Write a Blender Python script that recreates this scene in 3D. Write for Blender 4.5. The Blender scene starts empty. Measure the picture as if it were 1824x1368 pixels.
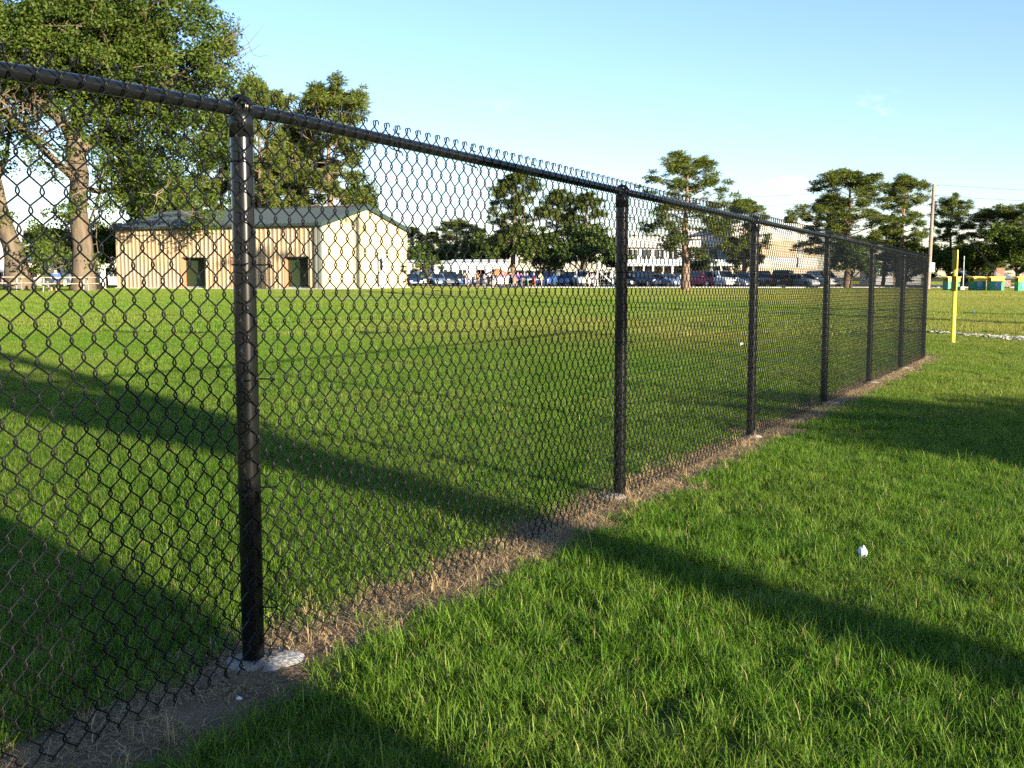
import bpy, math, random
import numpy as np
from mathutils import Vector, Matrix

R = math.radians
sc = bpy.context.scene
col = sc.collection
rng = np.random.default_rng(7)
random.seed(7)

# ------------------------------------------------------------------ camera
F, CX, CY, HZ, HC = 1980.0, 912.0, 684.0, 490.0, 1.30      # photo pixels, horizon row, eye height
PITCH = math.atan((CY - HZ) / F)
cam_d = bpy.data.cameras.new('camera')
cam = bpy.data.objects.new('camera', cam_d)
col.objects.link(cam)
cam.location = (0, 0, HC)
cam.rotation_euler = (math.pi / 2 - PITCH, 0, 0)
cam_d.sensor_width = 36.0
cam_d.lens = 36.0 * F / 1824.0
cam_d.clip_start = 0.05
cam_d.clip_end = 3000
sc.camera = cam

# ------------------------------------------------------------------ sun and sky
SUN_EL = R(10.5)
SUN_AZ = math.atan2(0.652, -0.758)          # from +Y towards +X
sun_vec = Vector((math.sin(SUN_AZ) * math.cos(SUN_EL), math.cos(SUN_AZ) * math.cos(SUN_EL), math.sin(SUN_EL)))
sd = bpy.data.lights.new('sun', 'SUN')
sd.energy = 5.0
sd.angle = R(0.53)
sd.color = (1.0, 0.89, 0.69)
so = bpy.data.objects.new('sun', sd)
so.rotation_euler = (-sun_vec).to_track_quat('-Z', 'Y').to_euler()
so.location = (20, -20, 30)
col.objects.link(so)

world = bpy.data.worlds.new('World')
sc.world = world
world.use_nodes = True
wn, wl = world.node_tree.nodes, world.node_tree.links
wn.clear()
sky = wn.new('ShaderNodeTexSky')
sky.sky_type = 'NISHITA'
sky.sun_disc = False
sky.sun_elevation = SUN_EL
sky.sun_rotation = SUN_AZ
sky.altitude = 50
sky.air_density = 1.0
sky.dust_density = 0.2
sky.ozone_density = 3.3
bg = wn.new('ShaderNodeBackground')
bg.inputs['Strength'].default_value = 0.102
wo = wn.new('ShaderNodeOutputWorld')
# thin small clouds low over the horizon
tc = wn.new('ShaderNodeTexCoord')
sep = wn.new('ShaderNodeSeparateXYZ')
wl.new(tc.outputs['Generated'], sep.inputs[0])
mp = wn.new('ShaderNodeMapping')
mp.inputs['Scale'].default_value = (1.0, 1.0, 3.2)
mp.inputs['Location'].default_value = (3.1, 1.7, 0.4)
wl.new(tc.outputs['Generated'], mp.inputs[0])
nz = wn.new('ShaderNodeTexNoise')
nz.inputs['Scale'].default_value = 11.0
nz.inputs['Detail'].default_value = 5.0
nz.inputs['Roughness'].default_value = 0.55
wl.new(mp.outputs[0], nz.inputs['Vector'])
cr = wn.new('ShaderNodeMapRange')
cr.inputs['From Min'].default_value = 0.64
cr.inputs['From Max'].default_value = 0.78
cr.inputs['To Max'].default_value = 0.55
wl.new(nz.outputs['Fac'], cr.inputs['Value'])
lo = wn.new('ShaderNodeMapRange')              # only below about 12 degrees
lo.inputs['From Min'].default_value = 0.155
lo.inputs['From Max'].default_value = 0.125
wl.new(sep.outputs['Z'], lo.inputs['Value'])
mu = wn.new('ShaderNodeMath'); mu.operation = 'MULTIPLY'
wl.new(cr.outputs[0], mu.inputs[0]); wl.new(lo.outputs[0], mu.inputs[1])
mix = wn.new('ShaderNodeMix'); mix.data_type = 'RGBA'
wl.new(mu.outputs[0], mix.inputs['Factor'])
wb = wn.new('ShaderNodeMix'); wb.data_type = 'RGBA'; wb.blend_type = 'MULTIPLY'; wb.inputs['Factor'].default_value = 1.0
wl.new(sky.outputs[0], wb.inputs['A']); wb.inputs['B'].default_value = (1.06, .94, 1.0, 1)      # white balance of the camera
wl.new(wb.outputs['Result'], mix.inputs['A'])
mix.inputs['B'].default_value = (9.5, 8.6, 8.2, 1)
wl.new(mix.outputs['Result'], bg.inputs['Color'])
wl.new(bg.outputs[0], wo.inputs[0])

sc.view_settings.view_transform = 'Standard'
sc.view_settings.look = 'None'
sc.view_settings.gamma = 1.0
sc.view_settings.exposure = 1.70
sc.view_settings.use_curve_mapping = False
sc.render.engine = 'CYCLES'
sc.cycles.max_bounces = 6
sc.cycles.diffuse_bounces = 3
sc.cycles.transparent_max_bounces = 6
sc.cycles.use_denoising = False
sc.cycles.caustics_reflective = False
sc.cycles.caustics_refractive = False

# ------------------------------------------------------------------ helpers
def ss(a, b, x):
    t = np.clip((np.asarray(x, float) - a) / (b - a), 0, 1)
    return t * t * (3 - 2 * t)

_perm = np.random.default_rng(3).random((256, 256))
def vnoise(x, y):
    x = np.asarray(x, float); y = np.asarray(y, float)
    xi = np.floor(x).astype(int); yi = np.floor(y).astype(int)
    fx = x - xi; fy = y - yi
    fx = fx * fx * (3 - 2 * fx); fy = fy * fy * (3 - 2 * fy)
    g = lambda a, b: _perm[a % 256, b % 256]
    return (g(xi, yi) * (1 - fx) + g(xi + 1, yi) * fx) * (1 - fy) + (g(xi, yi + 1) * (1 - fx) + g(xi + 1, yi + 1) * fx) * fy
def fnoise(x, y):
    return (vnoise(x, y) * 0.55 + vnoise(x * 2.1 + 7, y * 2.1 + 3) * 0.3 + vnoise(x * 4.3 + 1, y * 4.3 + 9) * 0.15)

# fence line
FP = np.array([-0.8626, 3.6035]); FD = np.array([math.sin(R(26.7)), math.cos(R(26.7))]); FN = np.array([FD[1], -FD[0]])  # FN towards the camera side
FT = [-3.1, 0.0, 3.36, 6.42, 9.52, 12.53, 15.57, 18.6]
FD2 = np.array([math.sin(R(18.6)), math.cos(R(18.6))]); FN2 = np.array([FD2[1], -FD2[0]])
CORNER = FP + FD * FT[-1]
FT2 = []

def fence_t(x, y): return (x - FP[0]) * FD[0] + (y - FP[1]) * FD[1]
def fence_n(x, y): return (x - FP[0]) * FN[0] + (y - FP[1]) * FN[1]

def h(x, y):
    x = np.asarray(x, float); y = np.asarray(y, float)
    t = fence_t(x, y)
    a = -0.0118 * np.clip(t, -3, 19) * (1 - ss(19, 36, y))
    m = 0.46 * ss(26, 58, y) * (1 - ss(76, 108, y)) * (1 - ss(-8, 10, x))
    b = 0.03 * (fnoise(x * 0.11 + 40, y * 0.11 + 11) - 0.5)
    return a + m + b * ss(2, 12, np.hypot(x, y))
def hz(x, y): return float(h(x, y))

def at(u, d):
    """world x for photo column u at forward distance d (refined with the ground height)"""
    x = (u - CX) / F * d
    for _ in range(3):
        dep = d * math.cos(PITCH) + (HC - hz(x, d)) * math.sin(PITCH)
        x = (u - CX) / F * dep
    return x
def zat(v, d):
    """world z for photo row v at forward distance d"""
    a = math.atan((v - CY) / F) + PITCH
    return HC - d * math.tan(a)

# -------- materials
MATS = {}
def mat(name, color, rough=0.7, metal=0.0, spec=0.5, var=0.0, scale=8.0, color2=None, bump=0.0, bscale=60.0, emission=None, coord='Object', stretch=None):
    if name in MATS: return MATS[name]
    m = bpy.data.materials.new(name); m.use_nodes = True
    nt = m.node_tree; n = nt.nodes; l = nt.links
    b = n['Principled BSDF']
    b.inputs['Base Color'].default_value = (*color, 1)
    b.inputs['Roughness'].default_value = rough
    b.inputs['Metallic'].default_value = metal
    b.inputs['Specular IOR Level'].default_value = spec
    if var > 0 or color2 or bump > 0:
        t = n.new('ShaderNodeTexCoord')
        src = t.outputs[coord]
        if stretch:
            mm = n.new('ShaderNodeMapping'); mm.inputs['Scale'].default_value = stretch
            l.new(src, mm.inputs[0]); src = mm.outputs[0]
    if var > 0 or color2:
        no = n.new('ShaderNodeTexNoise'); no.inputs['Scale'].default_value = scale
        no.inputs['Detail'].default_value = 6; no.inputs['Roughness'].default_value = 0.65
        l.new(src, no.inputs['Vector'])
        r = n.new('ShaderNodeValToRGB')
        c2 = color2 if color2 else tuple(c * (1 - var) for c in color)
        c1 = color if color2 else tuple(min(1, c * (1 + var)) for c in color)
        r.color_ramp.elements[0].position = 0.35; r.color_ramp.elements[1].position = 0.65
        r.color_ramp.elements[0].color = (*c2, 1); r.color_ramp.elements[1].color = (*c1, 1)
        l.new(no.outputs['Fac'], r.inputs['Fac'])
        l.new(r.outputs['Color'], b.inputs['Base Color'])
    if bump > 0:
        nb = n.new('ShaderNodeTexNoise'); nb.inputs['Scale'].default_value = bscale; nb.inputs['Detail'].default_value = 5
        l.new(src, nb.inputs['Vector'])
        bp = n.new('ShaderNodeBump'); bp.inputs['Strength'].default_value = bump; bp.inputs['Distance'].default_value = 0.02
        l.new(nb.outputs['Fac'], bp.inputs['Height']); l.new(bp.outputs[0], b.inputs['Normal'])
    if emission:
        b.inputs['Emission Color'].default_value = (*color, 1); b.inputs['Emission Strength'].default_value = emission
    MATS[name] = m
    return m

def leafmat(name, c_dark, c_mid, c_light, trans=0.35, rough=0.6, dry=None, dead=None, spec=.3):
    """foliage: colour by the per-leaf 'tint' attribute, part of the light passes through the leaf"""
    if name in MATS: return MATS[name]
    m = bpy.data.materials.new(name); m.use_nodes = True
    n = m.node_tree.nodes; l = m.node_tree.links
    n.clear()
    o = n.new('ShaderNodeOutputMaterial')
    a = n.new('ShaderNodeAttribute'); a.attribute_name = 'tint'
    r = n.new('ShaderNodeValToRGB')
    e = r.color_ramp.elements
    e[0].position = 0.0; e[0].color = (*c_dark, 1)
    e[1].position = 1.0; e[1].color = (*(dead or c_light), 1)
    if dead:
        k2 = r.color_ramp.elements.new(0.93); k2.color = (*c_light, 1)
    k = r.color_ramp.elements.new(0.5); k.color = (*c_mid, 1)
    l.new(a.outputs['Fac'], r.inputs['Fac'])
    csrc = r.outputs['Color']
    if dry:
        ad = n.new('ShaderNodeAttribute'); ad.attribute_type = 'INSTANCER'; ad.attribute_name = 'dry'
        mx = n.new('ShaderNodeMix'); mx.data_type = 'RGBA'
        l.new(ad.outputs['Fac'], mx.inputs['Factor']); l.new(csrc, mx.inputs['A'])
        mx2 = n.new('ShaderNodeValToRGB')
        mx2.color_ramp.elements[0].color = (*dry[0], 1); mx2.color_ramp.elements[1].color = (*dry[1], 1)
        l.new(a.outputs['Fac'], mx2.inputs['Fac'])
        l.new(mx2.outputs['Color'], mx.inputs['B'])
        csrc = mx.outputs['Result']
    d = n.new('ShaderNodeBsdfPrincipled'); d.inputs['Roughness'].default_value = rough
    d.inputs['Specular IOR Level'].default_value = spec
    t = n.new('ShaderNodeBsdfTranslucent')
    l.new(csrc, d.inputs['Base Color']); l.new(csrc, t.inputs['Color'])
    s = n.new('ShaderNodeMixShader'); s.inputs[0].default_value = trans
    l.new(d.outputs[0], s.inputs[1]); l.new(t.outputs[0], s.inputs[2])
    l.new(s.outputs[0], o.inputs[0])
    MATS[name] = m
    return m

# -------- mesh building
class MB:
    def __init__(s): s.v = []; s.f = []; s.m = []
    def add(s, verts, faces, mi=0):
        o = len(s.v); s.v += [tuple(map(float, p)) for p in verts]
        s.f += [tuple(i + o for i in f) for f in faces]; s.m += [mi] * len(faces)
        return s
    def box(s, x0, x1, y0, y1, z0, z1, mi=0):
        v = [(x0, y0, z0), (x1, y0, z0), (x1, y1, z0), (x0, y1, z0), (x0, y0, z1), (x1, y0, z1), (x1, y1, z1), (x0, y1, z1)]
        return s.add(v, [(0, 3, 2, 1), (4, 5, 6, 7), (0, 1, 5, 4), (1, 2, 6, 5), (2, 3, 7, 6), (3, 0, 4, 7)], mi)
    def bbox(s, x0, x1, y0, y1, z0, z1, b, mi=0):
        """box with chamfered vertical and top edges"""
        ring = lambda i: [(x0 + b + i, y0 + i), (x1 - b - i, y0 + i), (x1 - i, y0 + b + i), (x1 - i, y1 - b - i), (x1 - b - i, y1 - i), (x0 + b + i, y1 - i), (x0 + i, y1 - b - i), (x0 + i, y0 + b + i)]
        v = [(x, y, z0) for x, y in ring(0)] + [(x, y, z1 - b) for x, y in ring(0)] + [(x, y, z1) for x, y in ring(b * .7)]
        f = [tuple(range(7, -1, -1)), tuple(range(16, 24))]
        for r in range(2):
            for i in range(8):
                j = (i + 1) % 8
                f.append((r * 8 + i, r * 8 + j, r * 8 + 8 + j, r * 8 + 8 + i))
        return s.add(v, f, mi)
    def tube(s, pts, rad, sides=8, cap=True, mi=0, closed=False):
        pts = np.asarray(pts, float); n = len(pts)
        rad = np.broadcast_to(np.asarray(rad, float), (n,))
        if closed: tg = np.roll(pts, -1, 0) - np.roll(pts, 1, 0)
        else: tg = np.gradient(pts, axis=0)
        tg /= np.linalg.norm(tg, axis=1)[:, None] + 1e-12
        ref = np.array([0, 0, 1.0]) if abs(tg[0][2]) < 0.9 else np.array([1.0, 0, 0])
        u = np.cross(tg[0], ref); u /= np.linalg.norm(u)
        ang = np.arange(sides) / sides * 2 * math.pi
        vs = []
        for i in range(n):
            u = u - tg[i] * np.dot(u, tg[i]); u /= np.linalg.norm(u) + 1e-12
            w = np.cross(tg[i], u)
            vs.append(pts[i] + rad[i] * (np.cos(ang)[:, None] * u + np.sin(ang)[:, None] * w))
        vs = np.concatenate(vs)
        fs = []
        for i in range(n if closed else n - 1):
            a = i * sides; b = ((i + 1) % n) * sides
            for k in range(sides):
                q = (k + 1) % sides
                fs.append((a + k, a + q, b + q, b + k))
        if cap and not closed:
            s.add(vs[:sides], [tuple(range(sides - 1, -1, -1))], mi); s.add(vs[-sides:], [tuple(range(sides))], mi)
        return s.add(vs, fs, mi)
    def mesh(s, name, mats=None, smooth=False):
        me = bpy.data.meshes.new(name)
        me.from_pydata(s.v, [], s.f)
        me.polygons.foreach_set('material_index', s.m)
        if smooth: me.polygons.foreach_set('use_smooth', [len(f) <= 4 for f in s.f])
        for x in (mats or []): me.materials.append(x)
        me.update()
        return me
    def build(s, name, m, parent=None, smooth=False, loc=None):
        me = s.mesh(name, m if isinstance(m, (list, tuple)) else [m], smooth)
        return obj(name, me, parent, loc)

def obj(name, data, parent=None, loc=None, rz=0.0):
    o = bpy.data.objects.new(name, data)
    col.objects.link(o)
    if parent is not None: o.parent = parent
    if loc is not None: o.location = loc
    if rz: o.rotation_euler = (0, 0, rz)
    return o
def empty(name, loc, rz=0.0):
    return obj(name, None, None, loc, rz)
def tag(o, label=None, cat=None, group=None, kind=None):
    if label: o['label'] = label
    if cat: o['category'] = cat
    if group: o['group'] = group
    if kind: o['kind'] = kind
    return o
def copy_tree(o, parent=None):
    c = o.copy(); col.objects.link(c); c.parent = parent
    for ch in o.children: copy_tree(ch, c)
    return c

def npmesh(name, V, Fc, mats, tint=None, smooth=False):
    """V (n,3); Fc (m,k) all faces with k corners; tint per vertex"""
    V = np.ascontiguousarray(V, np.float32); Fc = np.ascontiguousarray(Fc, np.int32)
    me = bpy.data.meshes.new(name)
    k = Fc.shape[1]
    me.vertices.add(len(V)); me.vertices.foreach_set('co', V.ravel())
    me.loops.add(Fc.size); me.loops.foreach_set('vertex_index', Fc.ravel())
    me.polygons.add(len(Fc))
    me.polygons.foreach_set('loop_start', np.arange(0, Fc.size, k, dtype=np.int32))
    me.polygons.foreach_set('loop_total', np.full(len(Fc), k, np.int32))
    if smooth: me.polygons.foreach_set('use_smooth', np.ones(len(Fc), bool))
    me.update(calc_edges=True)
    if tint is not None:
        a = me.attributes.new('tint', 'FLOAT', 'POINT')
        a.data.foreach_set('value', np.ascontiguousarray(tint, np.float32))
    for m in mats: me.materials.append(m)
    return me

# ------------------------------------------------------------------ ground
EXCL = []     # ellipses without grass: (cx, cy, rx, ry, rot)
def strip_edges(t):
    r = 0.275 + 0.20 * (fnoise(t * 1.1 + 3, t * 0 + 5.5) - 0.5) + 0.16 * (vnoise(t * 4.0, t * 0 + 1.5) - 0.5)
    l = 0.13 + 0.16 * (fnoise(t * 1.3 + 30, t * 0 + 2.5) - 0.5) + 0.12 * (vnoise(t * 5.0 + 9, t * 0 + 8.5) - 0.5)
    e = 1 - ss(18.9, 19.6, t)
    return (r + 0.04 * (t > 12)) * e, l * e
def strip_sd(x, y):
    """signed distance-like: >0 outside the dirt strip"""
    t = fence_t(x, y); n = fence_n(x, y)
    r, l = strip_edges(t)
    d = np.where(n > 0, n - r, -n - l)
    return d + 0.05 * (vnoise(x * 14, y * 14) - 0.5)

m_ground = bpy.data.materials.new('turf_soil'); m_ground.use_nodes = True
def _():
    n = m_ground.node_tree.nodes; l = m_ground.node_tree.links
    b = n['Principled BSDF']; b.inputs['Roughness'].default_value = 0.95; b.inputs['Specular IOR Level'].default_value = 0.1
    t = n.new('ShaderNodeTexCoord')
    n1 = n.new('ShaderNodeTexNoise'); n1.inputs['Scale'].default_value = 9.0; n1.inputs['Detail'].default_value = 8; n1.inputs['Roughness'].default_value = .7
    n2 = n.new('ShaderNodeTexNoise'); n2.inputs['Scale'].default_value = 0.12; n2.inputs['Detail'].default_value = 4
    l.new(t.outputs['Object'], n1.inputs['Vector']); l.new(t.outputs['Object'], n2.inputs['Vector'])
    r = n.new('ShaderNodeValToRGB')
    r.color_ramp.elements[0].position = .3; r.color_ramp.elements[0].color = (.035, .06, .012, 1)
    r.color_ramp.elements[1].position = .72; r.color_ramp.elements[1].color = (.11, .12, .035, 1)
    l.new(n1.outputs['Fac'], r.inputs['Fac'])
    mx = n.new('ShaderNodeMix'); mx.data_type = 'RGBA'; mx.blend_type = 'MULTIPLY'; mx.inputs['Factor'].default_value = .6
    r2 = n.new('ShaderNodeValToRGB'); r2.color_ramp.elements[0].position = .35; r2.color_ramp.elements[1].position = .65
    r2.color_ramp.elements[0].color = (.55, .75, .5, 1); r2.color_ramp.elements[1].color = (1, .95, .8, 1)
    l.new(n2.outputs['Fac'], r2.inputs['Fac']); l.new(r.outputs[0], mx.inputs['A']); l.new(r2.outputs[0], mx.inputs['B'])
    l.new(mx.outputs['Result'], b.inputs['Base Color'])
    bp = n.new('ShaderNodeBump'); bp.inputs['Strength'].default_value = 1.0; bp.inputs['Distance'].default_value = .04
    n3 = n.new('ShaderNodeTexNoise'); n3.inputs['Scale'].default_value = 25; n3.inputs['Detail'].default_value = 6
    l.new(t.outputs['Object'], n3.inputs['Vector']); l.new(n3.outputs['Fac'], bp.inputs['Height']); l.new(bp.outputs[0], b.inputs['Normal'])
_()
def grid_sheet(name, xs, ys, m, dz=0.0, mask=None):
    X, Y = np.meshgrid(xs, ys)
    Z = h(X, Y) + dz
    V = np.stack([X, Y, Z], -1).reshape(-1, 3)
    nx, ny = len(xs), len(ys)
    i = np.arange(nx - 1)[None, :] + nx * np.arange(ny - 1)[:, None]
    Fc = np.stack([i, i + 1, i + 1 + nx, i + nx], -1).reshape(-1, 4)
    return npmesh(name, V, Fc, [m], smooth=True)
gx = np.sinh(np.linspace(-5.4, 5.4, 150)) * 6.0
gy = np.sinh(np.linspace(-4.0, 5.55, 190)) * 5.0
tag(obj('ground', grid_sheet('ground', gx, gy, m_ground)), kind='structure')

# dirt strip under the fence: a slightly uneven sheet
m_dirt = mat('dry_dirt', (.215, .145, .085), .95, spec=.1, color2=(.105, .073, .045), scale=5, bump=.9, bscale=45)
def dirt_strip():
    ts = np.arange(-3.5, 19.7, .06)
    ks = np.linspace(0, 1, 15)
    V = []
    for t in ts:
        r, l = strip_edges(np.array([t])); r = float(r[0]) + .07; l = float(l[0]) + .07
        for k in ks:
            n = -l + (r + l) * k
            p = FP + FD * t + FN * n
            e = min(k, 1 - k) * 2
            z = hz(*p) + .006 + .022 * float(fnoise(p[0] * 9, p[1] * 9)) * min(1, e * 3) - (.012 if e == 0 else 0)
            V.append((p[0], p[1], z))
    nk = len(ks); nt_ = len(ts)
    i = np.arange(nk - 1)[None, :] + nk * np.arange(nt_ - 1)[:, None]
    Fc = np.stack([i, i + 1, i + 1 + nk, i + nk], -1).reshape(-1, 4)
    tag(obj('dirt_path', npmesh('dirt_path', np.array(V), Fc, [m_dirt], smooth=True)), kind='structure')
dirt_strip()

def blob_sheet(name, cx, cy, rx, ry, rot, m, dz=.006, seed=0, n=40):
    rg = np.random.default_rng(seed)
    a = np.linspace(0, 2 * math.pi, n, endpoint=False)
    rr = 1 + .22 * np.sin(a * 3 + rg.random() * 6) + .12 * np.sin(a * 7 + rg.random() * 6) + .05 * rg.standard_normal(n)
    V = []; fs = []
    for k, q in enumerate((0.0, .33, .66, 1.0)):
        for i in range(n):
            x = math.cos(a[i]) * rx * rr[i] * q; y = math.sin(a[i]) * ry * rr[i] * q
            X = cx + x * math.cos(rot) - y * math.sin(rot); Y = cy + x * math.sin(rot) + y * math.cos(rot)
            V.append((X, Y, hz(X, Y) + dz))
    for k in range(3):
        for i in range(n):
            j = (i + 1) % n
            fs.append((k * n + i, k * n + j, (k + 1) * n + j, (k + 1) * n + i))
    EXCL.append((cx, cy, rx * .95, ry * .95, rot))
    mb = MB(); mb.add(V, fs[n:] + fs[:n])
    return tag(mb.build(name, m, smooth=True), kind='structure')
m_bare = mat('bare_earth', (.52, .38, .25), .95, spec=.1, color2=(.40, .30, .16), scale=1.5, bump=.5)
blob_sheet('dirt_patch', at(640, 47), 47, 4.6, .8, .12, m_bare, seed=1)
blob_sheet('dirt_patch', at(690, 52.5), 52.5, 3.0, .7, -.1, m_bare, seed=2)
blob_sheet('dirt_patch', at(800, 54), 54, 2.4, .35, 0, m_bare, seed=3)
blob_sheet('dirt_patch', at(1765, 44), 44.0, 1.0, .5, 0, m_bare, seed=4)
blob_sheet('dirt_patch', at(200, 57), 57, 2.6, .4, 0.1, m_bare, seed=5)
blob_sheet('dirt_patch', at(1672, 20.6), 20.4, .7, .22, R(60), m_bare, seed=6)

# chalk strip on the right field
m_chalk = mat('field_chalk', (.58, .55, .48), .95, spec=.1, color2=(.40, .37, .28), scale=3)
def chalk():
    rg = np.random.default_rng(5)
    a = np.array([at(1655, 27.2), 27.2]); b = np.array([at(1900, 24.2), 24.2])
    d = b - a; L = np.linalg.norm(d); d /= L; n = np.array([-d[1], d[0]])
    V = []; Fc = []
    N = 900
    for i in range(N):
        s = rg.random(); w = .10 + 0.42 * ss(.2, .6, s)
        if .16 < s < .34 and rg.random() < .6: continue
        p = a + d * L * s + n * rg.normal() * w * .42
        r = .015 + .035 * rg.random()
        z = hz(*p) + .030 + .02 * rg.random()
        k = 5; a0 = rg.random() * 6; o = len(V)
        for j in range(k):
            q = a0 + j * 2 * math.pi / k
            V.append((p[0] + math.cos(q) * r * (1 + rg.random()), p[1] + math.sin(q) * r * (1 + rg.random()), z + .012 * rg.standard_normal()))
        Fc.append(tuple(range(o, o + k)))
    tag(MB().add(V, Fc).build('chalk_line', m_chalk), 'broken white chalk line on the right field', kind='stuff')
    EXCL.append(((a[0] + b[0]) / 2 + .8, (a[1] + b[1]) / 2 - .8, L * .36, .3, math.atan2(d[1], d[0])))
chalk()

# parking lot behind the field, pale kerb in front of it
m_asph = mat('asphalt', (.075, .075, .078), .9, var=.25, scale=2)
m_conc = mat('concrete', (.52, .50, .46), .9, var=.12, scale=3)
tag(obj('parking_lot', grid_sheet('parking_lot', np.linspace(-40, 62, 52), np.linspace(112, 152, 21), m_asph, .012)), kind='structure')
kb = MB()
for i in range(51):
    x0 = -40 + i * 2; x1 = x0 + 1.985; y0 = 111.8
    z = hz(x0 + 1, y0)
    kb.bbox(x0, x1, y0, y0 + .2, z - .05, z + .13, .02)
tag(kb.build('kerb', m_conc), kind='structure')

# ------------------------------------------------------------------ chain-link fence
m_vinyl = mat('black_vinyl', (.0065, .007, .0072), .21, spec=.36)
m_wire = mat('black_coated_wire', (.004, .0046, .0044), .42, spec=.17)
m_foot = mat('footing_concrete', (.46, .45, .42), .9, spec=.2, color2=(.19, .14, .09), scale=4.5, bump=.6, bscale=40)
PW, PH = 0.0746, 0.0957
RAILZ = 1.83
fence = empty('chain_link_fence', (FP[0], FP[1], hz(*FP)), 0)
tag(fence, 'tall black chain-link fence running from left foreground to the right', 'fence')
FO = np.array(fence.location)
YAW = math.atan2(FD[1], FD[0])
YAW2 = math.atan2(FD2[1], FD2[0])

def fpt(t):
    """fence base point at distance t along (both straights)"""
    if t <= FT[-1]: p = FP + FD * t
    else: p = CORNER + FD2 * (t - FT[-1])
    return np.array([p[0], p[1], hz(*p) + (.041 * t if t < 0 else 0.0)])

# posts
def post_mesh():
    mb = MB(); s = 20
    mb.tube([(0, 0, -.05), (0, 0, RAILZ - .03)], .0365, s)
    return mb.mesh('post', [m_vinyl], True)
def cap_mesh():
    mb = MB()
    mb.tube([(0, 0, RAILZ - .095), (0, 0, RAILZ - .094), (0, 0, RAILZ - .03), (0, 0, RAILZ - .016), (0, 0, RAILZ - .008)], [.0368, .0392, .0392, .035, .026], 20)
    # loop the rail passes through
    a = np.linspace(-math.pi * .66 + math.pi / 2, math.pi * .66 + math.pi / 2, 15)
    for w in (-.014, -.005, .005, .014):
        mb.tube([(w, .031 * math.cos(q), RAILZ + .031 * math.sin(q) + .002) for q in a], .0075, 6)
    return mb.mesh('post_cap', [m_vinyl], True)
def tie_mesh():
    mb = MB()
    a = np.linspace(R(-150), R(150), 14)
    pts = [(.036 * math.sin(q) * 1.08, .006 + -.036 * math.cos(q) * -1.08, .004 * k / 14) for k, q in enumerate(a)]
    pts = [(.0385 * math.sin(q), .0385 * math.cos(q), .0006 * k) for k, q in enumerate(np.linspace(R(20), R(340), 16))]
    pts = [(.045, -.052, 0), (.047, -.04, 0)] + [(.040 * math.cos(q), .040 * math.sin(q), 0) for q in np.linspace(R(-25), R(205), 12)] + [(-.047, -.04, 0), (-.043, -.052, .004), (-.035, -.054, .004)]
    mb.tube(pts, .0026, 5)
    mb.tube([(.045, -.052, 0), (.062, -.05, .002), (.082, -.047, -.003), (.086, -.04, -.006), (.08, -.034, -.008)], .0026, 5)
    return mb.mesh('tie_wire', [m_wire], True)
pm, cm, tm = post_mesh(), cap_mesh(), tie_mesh()
def foot_mesh(seed, r):
    rg = np.random.default_rng(seed); n = 26
    a = np.linspace(0, 2 * math.pi, n, endpoint=False)
    rr = r * (1 + .10 * np.sin(2 * a + rg.random() * 6) + .06 * np.sin(5 * a + rg.random() * 6) + .02 * rg.standard_normal(n))
    mb = MB(); V = []
    for q, z in ((1.0, -.03), (1.0, .012), (.93, .020), (.5, .026), (.12, .030)):
        V += [(math.cos(a[i]) * rr[i] * q, math.sin(a[i]) * rr[i] * q, z + .003 * rg.standard_normal()) for i in range(n)]
    fs = [(k * n + i, k * n + (i + 1) % n, (k + 1) * n + (i + 1) % n, (k + 1) * n + i) for k in range(4) for i in range(n)]
    fs.append(tuple(4 * n + i for i in range(n)))
    mb.add(V, fs)
    return mb.mesh('footing', [m_foot], True)
all_t = FT + [FT[-1] + q for q in FT2]
FOOT_SPOTS = []
for i, t in enumerate(all_t):
    p = fpt(t)
    yaw = YAW if t <= FT[-1] else YAW2
    o = obj('post', pm, fence, tuple(p - FO), yaw)
    obj('cap', cm, o)
    ft = obj('footing', foot_mesh(i, .125 if i == 1 else .085 + .025 * random.random()), o, ((.02, -.03, .003) if i == 1 else (-.09, .01, .012) if i == 2 else (random.uniform(-.06, .06), random.uniform(-.10, .02), .008)))
    if 1 <= i <= 7:
        for zz in (.22, .60, .97, 1.36, 1.66):
            obj('tie_wire', tm, o, (0, 0, zz + random.uniform(-.03, .03)))
# top rail
def rail(ts, name='top_rail'):
    mb = MB()
    pts = [tuple(fpt(t) + np.array([0, 0, RAILZ]) - FO) for t in ts]
    mb.tube(pts, .0215, 14)
    # swaged sleeve joints
    return mb.build(name, m_vinyl, fence, True)
rail([FT[0]] + [t for t in np.arange(-3, 18.6, .8)] + [FT[-1]])
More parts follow.
